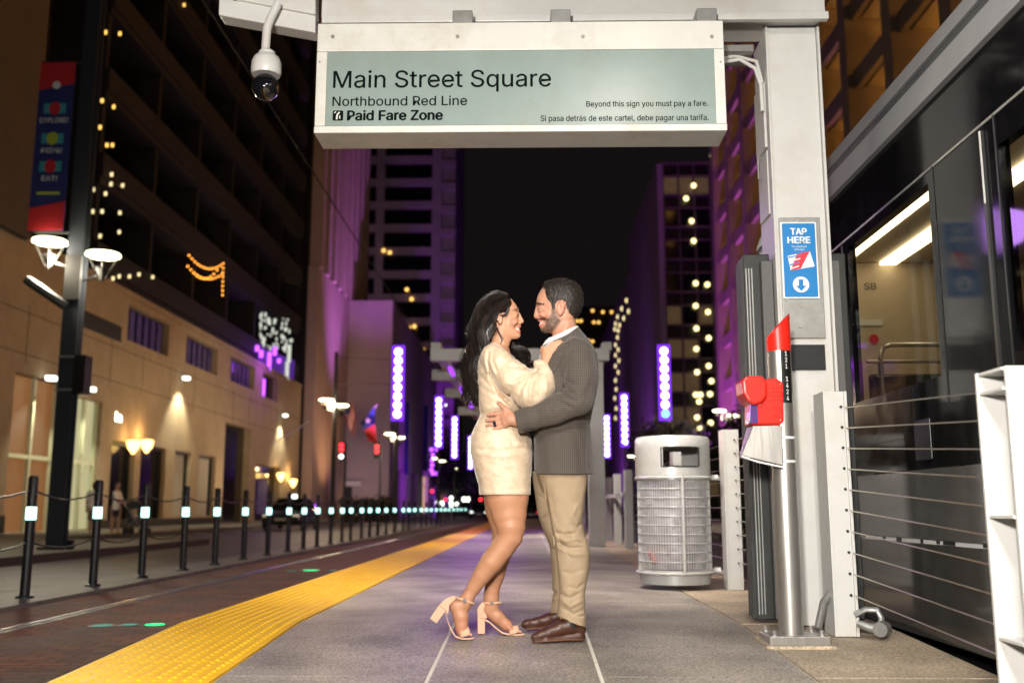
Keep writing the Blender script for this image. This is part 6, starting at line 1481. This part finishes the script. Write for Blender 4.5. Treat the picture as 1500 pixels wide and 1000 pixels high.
# hand on his chest
f.chain([(798, 535, -44, 6.9), (801, 527, -45, 7.2), (804, 518, -45.5, 6.8)], 2.5).cone((799.5, 513.5, -45), (809, 522, -46), 5.6, 5.2, 2.5).cone((798, 524, -44), (799, 513, -44), 5.5, 5, 2.5)
for pts in ([(800, 511.5, -45), (807, 505, -47), (814.5, 501, -46.5), (821, 499, -45.5)], [(804, 514, -46.5), (811, 507.5, -48.5), (819, 503.7, -47.8), (826, 501.8, -46.8)],
            [(808, 518, -47.5), (814.5, 511.8, -49.5), (821.5, 508, -49), (827.8, 506.3, -48)], [(810.5, 522.5, -47.5), (816, 517, -49), (821.5, 513.3, -49.2), (826, 511.8, -48.8)]):
    finger(f, pts, 3.3, 2.3, .7)
finger(f, [(797, 524, -42), (794, 515, -40), (795, 508, -38)], 3.8, 2.6)
def wom_col(x, y, w):
    C = np.tile(np.array([.57, .295, .175]), (len(x), 1)); r = np.random.RandomState(2).normal(0, 1, len(x)); C *= (1 + .015 * r)[:, None]
    face = y < 500
    leg = (y > 700); C = blend(C, leg * .8, (.47, .225, .125))
    C = blend(C, (y > 905) * .25, (.60, .25, .17))
    C = blend(C, face * spot(x, y, 751, 470, 8, 6) * .55, (.66, .20, .13)); C = blend(C, face * spot(x, y, 731, 467, 6, 10) * .4, (.62, .24, .15))
    C = blend(C, face * (x > 750.5) * (np.abs(y - 453.6 + .12 * (x - 753)) < .85) * (np.abs(w) > 3) * .8, (.015, .010, .008))
    C = blend(C, face * (x > 754) * .85 * spot(x, y, 758.3, 460.9, 3.6, 1.1) * (np.abs(w) > 3.5), (.012, .008, .007))
    C = blend(C, face * (x > 757) * (spot(x, y, 761.5, 478.3, 5, 1.8) + spot(x, y, 761, 485.3, 5, 2.0)), (.52, .10, .09))
    C = blend(C, face * (x > 755.5) * spot(x, y, 760, 481.7, 5, 1.8), (.82, .78, .72))
    C = blend(C, spot(x, y, 691.5, 928.5, 3.0, 2.2) + spot(x, y, 763, 923.5, 2.6, 1.8), (.70, .42, .36))
    return C
wb_ = fig(f, 'body', 'skin', wom, wom_col, 1)
# dress with bishop sleeves
f = Field((680, 494, -96), (822, 732, 90), 1.3); f.cs = 1.45
f.loft([(501.5, 719, 728, 14), (505, 712, 735, 26), (510, 706.5, 741, 36), (518, 702, 748, 43), (530, 699.5, 755, 46), (545, 698, 760, 45), (560, 698, 764, 42), (582, 700, 766, 37), (598, 702.5, 764, 34), (607, 703, 764, 33), (613, 701.5, 765, 34), (625, 695, 771, 39), (638, 690, 777, 43), (650, 688.6, 780, 45.5), (664, 689.5, 780, 46.5), (690, 695.5, 778.5, 45), (710, 701, 777.5, 43.5), (724.5, 702, 777.5, 43)], 2, p=2.3)
f.cone((740, 488, 0), (737, 509, 0), 10, 15, 3, mode='sub')
f.chain([(721, 519, -33, 15), (731, 532, -40, 20), (752, 552, -48, 24), (778, 571, -52, 28), (791, 562, -51, 22), (796, 548, -49, 14.5), (794, 537, -46, 10.0)], 6)
f.chain([(788, 533.5, -45, 7), (797, 538, -46, 7.6), (804, 545, -47, 5.5)], 3)
f.chain([(721, 519, 33, 15), (731, 532, 40, 20), (762, 558, 44, 24), (784, 562, 44, 22), (797, 545, 40, 10)], 6)
for p_, a_, w_ in (([(716, 512), (714, 530), (720, 552), (733, 578), (752, 596)], 2.6, 2.4), ([(722, 510), (722, 530), (730, 550)], 1.3, 2.4), ([(740, 515), (758, 530), (786, 536)], 1.0, 3), ([(726, 526), (745, 536), (768, 538)], 1.3, 3.2),
                  ([(790, 541), (778, 546), (770, 556), (762, 574), (756, 590)], 1.9, 2.5), ([(792, 544), (783, 553), (777, 570), (776, 592)], -1.7, 3), ([(794, 546), (790, 560), (790, 582)], 1.0, 2.6), ([(797, 546), (801, 562), (800, 578)], -1.3, 3), ([(774, 546), (756, 552), (738, 548)], 1.4, 2.8), ([(772, 551), (752, 562), (740, 562)], -1.3, 3),
                  ([(768, 556), (750, 574), (746, 580)], 1.4, 2.8), ([(780, 540), (772, 537), (764, 541)], 1.5, 2.0), ([(786, 538), (790, 545), (800, 545)], 1.6, 1.7), ([(765, 562), (768, 580), (766, 594)], -1.2, 2.6), ([(783, 560), (786, 575), (783, 592)], .4, 2.6),
                  ([(700, 606), (730, 603), (765, 607)], 1.3, 2.6), ([(704, 598), (730, 595), (750, 598)], -.9, 3), ([(696, 627), (722, 632), (762, 628)], -.7, 3.5), ([(690, 656), (730, 660), (778, 655)], .9, 2.4), ([(694, 664), (735, 668), (776, 664)], -.6, 3), ([(700, 560), (715, 575), (740, 582)], .7, 4), ([(702, 545), (712, 560), (724, 566)], .7, 4),
                  ([(706, 720), (740, 722), (776, 719)], -.7, 2), ([(745, 640), (755, 655), (777, 662)], .7, 3), ([(705, 640), (715, 616), (735, 612)], .6, 3)):
    f.crease(p_, a_, w_)
f.noise(.6, 18, 21); f.noise(.3, 7, 22)
dr = fig(f, 'dress', 'velvet', wom, None, 1)
# earrings
for (ex, ey) in ((731.2, 473.5), (729.3, 470.5)):
    c = place([[ex, ey, -24.5]])[0]; MB().ball(tuple(c), .0045, 8, 6).build('earring', 'silver', wb_, True)
# sandals
def side_poly(pts, w0, w1, name, m, parent, bevel=.002):
    a = place([[x, y, w0] for x, y in pts]); b = place([[x, y, w1] for x, y in pts]); n = len(pts)
    mb = MB().add([tuple(p) for p in a] + [tuple(p) for p in b], [tuple(range(n - 1, -1, -1)), tuple(range(n, 2 * n))] + [(i, (i + 1) % n, n + (i + 1) % n, n + i) for i in range(n)])
    return mb.build(name, m, parent, bevel=bevel)
def sandal(sole, heel, cup, strap_c, strap_r, tilt, toe, wc, label):
    n = len(sole); up = [(x, y) for x, y in sole]; dn = [(x - .6, y + 2.6) for x, y in sole][::-1]
    s_ = side_poly(up + dn, wc - 8.5, wc + 8.5, 'sandal', 'suede', wom); s_['label'] = label
    side_poly(heel, wc - 6.5, wc + 6.5, 'heel', 'suede', s_, .003); 
    for w_ in (wc - 8.6, wc + 7.4): side_poly(cup, w_, w_ + 1.2, 'heel_counter', 'suede', s_, .0015)
    pts = []
    for k in range(25):
        a = 2 * math.pi * k / 24; pts.append((strap_c[0] + strap_r[0] * math.cos(a), strap_c[1] + tilt * strap_r[0] * math.cos(a), wc + strap_r[1] * math.sin(a)))
    W_ = place(pts); MB().tube([tuple(p) for p in W_], .0066, 6, False).build('ankle_strap', 'suede', s_, True)
    c = place([[strap_c[0], strap_c[1], wc - strap_r[1] - 2]])[0]; B(c[0] - .008, c[0] + .008, c[1] - .003, c[1] + .003, c[2] - .009, c[2] + .009).build('buckle', 'silver', s_, bevel=.001)
    pts = [(toe[0] + toe[2] * math.cos(a) * .15, toe[1] - toe[3] * math.sin(a), wc - 10.5 * math.cos(a)) for a in [math.pi * k / 12 for k in range(13)]]
    W_ = place(pts); mb = MB(); 
    for p in W_: mb.v += [(p[0] - .024, p[1], p[2] - .010), (p[0] + .022, p[1], p[2] + .004)]
    mb.f += [(2 * i, 2 * i + 1, 2 * i + 3, 2 * i + 2) for i in range(12)]
    o = mb.build('toe_band', 'suede', s_, True); sol_ = o.modifiers.new('thickness', 'SOLIDIFY'); sol_.thickness = .003; sol_.offset = 1
sandal([(652, 892), (656, 907), (661, 920), (667, 930), (675, 933.4), (686, 934), (694.5, 932.6)], [(643, 885), (653.5, 893.5), (639.5, 912.5), (629.5, 905.5)], [(643.5, 885), (652, 877), (665, 871.5), (668, 876), (658, 886), (656, 900), (652.5, 893)], (681, 879), (13.5, 12), .36, (680, 931, 10, 12), 0, 'pale suede sandal on the lifted near foot, heel off the ground')
sandal([(709.5, 905), (718, 910), (727, 918), (736, 925), (746, 927.5), (758, 928), (769, 927.2)], [(699, 890), (710.5, 904), (710.5, 928), (699.8, 928)], [(699, 892), (702, 886), (707, 881), (711, 882), (709, 892), (714, 905), (704, 905)], (720.5, 882.5), (14, 12.5), 0.0, (752, 927, 10, 11), 40, 'pale suede sandal on the farther foot standing on its block heel')

# hair: a dark mass and wavy locks over it
f = Field((670, 420, -44), (785, 604, 50), 1.3)
wom_head(f, 3.0, False)
f.ell((720, 452, 0), (20, 19, 21), 4)
x_, y_, z_ = f.grid((slice(None),) * 3)
f.noise(1.5, 12, 31); f.noise(.8, 6, 32)
f.clip_poly([(749, 441), (745, 431), (735, 425), (715, 427), (700, 436), (692, 455), (690, 480), (730, 500), (727, 480), (726.5, 470), (727, 460), (732, 456.5), (738, 457.5), (742, 461), (744.5, 456), (747, 450), (749.5, 446)], .8)
f.chain([(714, 470, 2, 14), (708, 498, 0, 11), (696, 528, -2, 9), (692, 552, -3, 7), (690, 570, -3, 4)], 5, fw=1.25)
f.chain([(738, 500, 22, 8), (752, 508, 24, 9), (765, 522, 26, 8), (771, 536, 26, 4)], 3)
f.noise(1.2, 9, 34)
hb_ = fig(f, 'hair', 'hair_under', wom, None, 1)
rr_ = np.random.RandomState(9)
def locks(C, Rr, n, name, amp, turns, r, phi=(0, 2 * math.pi), wfac=1.25, seed=1, rho=(.86, 1.12), t0=(0, .12), t1=(.78, 1.05)):
    C = np.array(C, float); R_ = np.array(Rr, float); m = len(C); T = np.linspace(0, 1, m); rg = np.random.RandomState(seed); mb = MB()
    for i in range(n):
        ph = rg.uniform(*phi); rh = rg.uniform(*rho); a = rg.uniform(*t0); b = min(1.0, rg.uniform(*t1)) ; lock = math.floor(ph * 4) ; pc = lock * .22 + 1.1 * (lock % 2) * (r > .005) + rg.normal(0, .18); tr = turns * (1 + .06 * (lock % 3 - 1))
        pts = []; K = 26
        for k in range(K + 1):
            t = a + (b - a) * k / K; c = [np.interp(t, T, C[:, j]) for j in range(3)]; rad = np.interp(t, T, R_)
            t2 = min(1, t + .01); t1_ = max(0, t - .01); d = np.array([np.interp(t2, T, C[:, j]) - np.interp(t1_, T, C[:, j]) for j in range(2)]); d /= np.linalg.norm(d) + 1e-9; nx, ny = -d[1], d[0]
            wv = amp * 1.3 * min(1, t * 1.8) ** 1.5 * math.sin(t * tr * 6.283 + pc); wv2 = amp * .8 * min(1, t * 1.6) * math.cos(t * tr * 6.283 + pc)
            e = rad * rh * math.cos(ph) + wv; g2 = rad * rh * wfac * math.sin(ph) + wv2
            pts.append((c[0] + nx * e, c[1] + ny * e, c[2] + g2))
        W_ = place(pts); rad_ = [r * (1 - .75 * (k / K) ** 3) for k in range(K + 1)]
        mb.tube([tuple(p) for p in W_], rad_, 4, False)
    o = mb.build(name, 'hair_lock' if r > .005 else 'hair_black', wom, True); o['kind'] = 'stuff'; return o
P1 = [(738, 433, 0), (722, 437, 0), (713, 452, 0), (710, 472, 0), (706, 495, 0), (699, 520, -1), (694, 545, -2), (692, 570, -3), (690, 594, -3)]
P2 = [(746, 439, -13), (739, 447, -19), (727, 455, -23), (716, 468, -23), (711, 488, -20), (706, 512, -14), (701, 540, -10), (697, 570, -8)]
P3 = [(744, 434, -8), (731, 436, -14.5), (717, 442, -19), (707, 455, -20), (702, 477, -18), (700, 503, -13), (697, 533, -9), (693, 562, -7)]
locks(P1, [4, 8, 12, 13, 13.5, 12, 10.5, 9, 5], 60, 'hair_locks', 5.0, 3.4, .0085, seed=3, rho=(.75, .98))
locks(P2, [3, 5, 5, 6, 8, 8, 7, 4], 26, 'hair_locks', 3.8, 2.9, .0075, seed=5, wfac=.6, rho=(.6, 1.0))
locks(P3, [3, 5, 7, 7, 8, 8, 7, 5], 30, 'hair_locks', 3.8, 3.0, .0075, seed=15, wfac=.6, rho=(.6, 1.0))
locks(P1, [5, 8.5, 13, 14, 14.5, 13, 12, 11, 7], 420, 'hair_locks', 5.2, 3.4, .0014, seed=23, rho=(.85, 1.15))
locks(P2, [4.5, 6, 6, 7, 9, 9, 9, 6], 240, 'hair_locks', 4.0, 2.9, .0013, seed=25, wfac=.75)
locks(P3, [3.5, 6, 8, 8, 9, 8, 8, 6], 240, 'hair_locks', 4.0, 3.0, .0013, seed=35, wfac=.75)
locks(P1, [5, 8, 12, 14, 15, 15, 15, 14, 11], 70, 'hair_locks', 6.5, 3.2, .0008, seed=43, rho=(1.05, 1.35))
locks([(744, 432, 0), (728, 428.5, 0), (714, 433, 0), (703, 448, 0), (698, 470, 0)], [2, 3, 3, 4, 5], 300, 'hair_locks', .9, 2, .0015, seed=6, wfac=5.0)
locks([(738, 490, 22), (750, 503, 24), (763, 515, 26), (770, 528, 26), (774, 541, 26)], [4, 7, 7.5, 6, 3], 170, 'hair_locks', 3.0, 2.2, .0016, seed=7)
locks([(743, 447, -19), (745, 452, -19.5), (741, 461, -20.5), (736, 463, -21), (730, 460, -22)], [1, 1.5, 1.5, 1.5, 1], 26, 'hair_locks', .5, 1, .0013, seed=8)
locks([(727, 478, -20), (731, 488, -16), (736, 496, -14), (734, 504, -13), (729, 503, -13)], [1, 1, 1, 1, .5], 10, 'hair_locks', .5, 1, .0011, seed=12)

# ---------------------------------------------------------------- two passers-by and a pushchair across the street
M['tee_white'] = mat('tee_white', (.85, .83, .78), .8); M['skirt_tan'] = mat('skirt_tan', (.20, .15, .11), .8); M['shorts_dark'] = mat('shorts_dark', (.03, .03, .035), .8)
M['skin_far'] = mat('skin_far', (.42, .24, .16), .6)
def passer(px, Y, label, back, push):
    X0 = PY(px, 745, Y)[0]; t = empty('person', (X0, Y, .15), label, 'person')
    pl = lambda V: np.stack([X0 + V[:, 0] / 100, Y + V[:, 2] / 100, .15 + (170 - V[:, 1]) / 100], 1)
    hs, sd_ = (20, 9) if back else (10, 17)       # half width across, half depth
    f = Field((-50, -4, -34), (60, 173, 34), 2.0)
    f.ell((0, 11, 0), (8, 11.5, 9), 2).cone((0, 18, 0), (0, 30, 0), 5, 6, 3).loft([(26, -7, 7, 7), (34, -hs, hs, sd_), (60, -hs * .85, hs * .85, sd_ * .8), (88, -hs * .85, hs * .85, sd_ * .85)], 3)
    if not back: f.ell((8.5, 12, 0), (2, 2, 1.5), 1)
    lg = (lambda s: (s * 8, 0)) if back else (lambda s: (s * 6, s * 7))
    for s in (-1, 1):
        ox, ow = lg(s); f.chain([(ox, 86, ow, 9.5), (ox * 1.2, 125, ow, 6.5), (ox * 1.3, 160, ow, 4.3)], 3).cone((ox * 1.3, 164, ow), (ox * 1.3 + (2 if back else 12), 167, ow), 4.2, 3.2, 2)
        if back: f.chain([(s * 20, 36, 0, 5.2), (s * 25, 64, 0, 4.2), (s * 24, 88, -4, 3.2)], 3); 
        else: f.chain([(0, 38, s * 17, 5.2), (10, 62, s * 17, 4.2), (32, 72, s * 15, 3.2)], 3)
        hx, hy, hw = (s * 24, 90, -4) if back else (33, 72, s * 15)
        f.ell((hx, hy + 3, hw), (3.4, 4.5, 2), 1)
        for q_ in range(4): f.cone((hx - 2.4 + q_ * 1.6, hy + 5, hw), (hx - 2.8 + q_ * 1.8, hy + 11, hw), 1.1, .9, .5)
        f.cone((hx + 3, hy + 2, hw), (hx + 5, hy + 7, hw), 1.2, 1.0, .5)
    fig(f, 'body', 'skin_far', t, None, 0, pl)
    f = Field((-40, 22, -30), (44, 100, 30), 2.0); f.loft([(30, -hs * .8, hs * .8, sd_), (36, -hs - 1.5, hs + 1.5, sd_ + 1.5), (60, -hs - .5, hs + .5, sd_), (92, -hs - 1, hs + 1, sd_ + 1)], 2)
    for s in (-1, 1):
        if back: f.cone((s * 20, 36, 0), (s * 24, 56, 0), 7.5, 6.2, 3)
        else: f.cone((0, 38, s * 17), (8, 56, s * 17), 7.5, 6.2, 3)
    f.noise(.8, 14, 3); fig(f, 'shirt', 'tee_white', t, None, 0, pl)
    f = Field((-30, 80, -26), (30, 142, 26), 2.0); f.loft([(86, -hs * .95, hs * .95, sd_), (100, -hs, hs, sd_ + 1), (124 if back else 112, -hs * 1.0, hs * 1.0, sd_ + 1)], 2); fig(f, 'skirt' if back else 'shorts', 'skirt_tan' if back else 'shorts_dark', t, None, 0, pl)
    f = Field((-14, -4, -14), (14, 34, 14), 1.6); f.ell((-1 if not back else 0, 9, 1 if not back else -2), (9, 11, 10), 1); 
    if back: f.cone((0, 14, -5), (0, 24, -6), 7, 5, 3)
    if not back: f.op((2, 4, -14), (14, 34, 14), lambda x, y, z: x * 0 + np.sqrt((x - 11) ** 2 + (y - 14) ** 2 + z ** 2) - 10, .5, 'sub')
    fig(f, 'hair', 'hair_brown', t, None, 0, pl); return X0
passer(138, 33, 'passer-by seen from behind in a white top and tan skirt, left of the pair', True, False)
x1 = passer(170, 33, 'passer-by in a white T-shirt and dark shorts pushing a dark pushchair', False, True)
pc = empty('pushchair', (x1 + .7, 33, .15), 'dark folding pushchair in front of the passer-by on the far pavement', 'pushchair')
for s in (-1, 1):
    y = 33 + s * .22; z = .15
    MB().tube([(x1 + .33, y, z + .98), (x1 + .50, y, z + .80), (x1 + 1.00, y, z + .12)], .014, 6).tube([(x1 + .45, y, z + .12), (x1 + .85, y, z + .62)], .014, 6).build('frame', 'galv', pc)
    for xx in (.45, 1.0): MB().tube([(x1 + xx, y - .02, z + .11), (x1 + xx, y + .02, z + .11)], .11, 14).build('wheel', 'rubber', pc, True)
MB().hexa([(x1 + .50, 32.8, .50), (x1 + .95, 32.8, .48), (x1 + .95, 33.2, .48), (x1 + .50, 33.2, .50), (x1 + .38, 32.8, 1.0), (x1 + .62, 32.8, .68), (x1 + .62, 33.2, .68), (x1 + .38, 33.2, 1.0)]).build('seat', 'shorts_dark', pc, bevel=.02)
MB().prism([(x1 + .36, 32.79, .95), (x1 + .40, 32.79, 1.15), (x1 + .60, 32.79, 1.24), (x1 + .85, 32.79, 1.18), (x1 + .98, 32.79, 1.02), (x1 + .70, 32.79, .98)], (0, .42, 0)).build('canopy', 'shorts_dark', pc, bevel=.02)
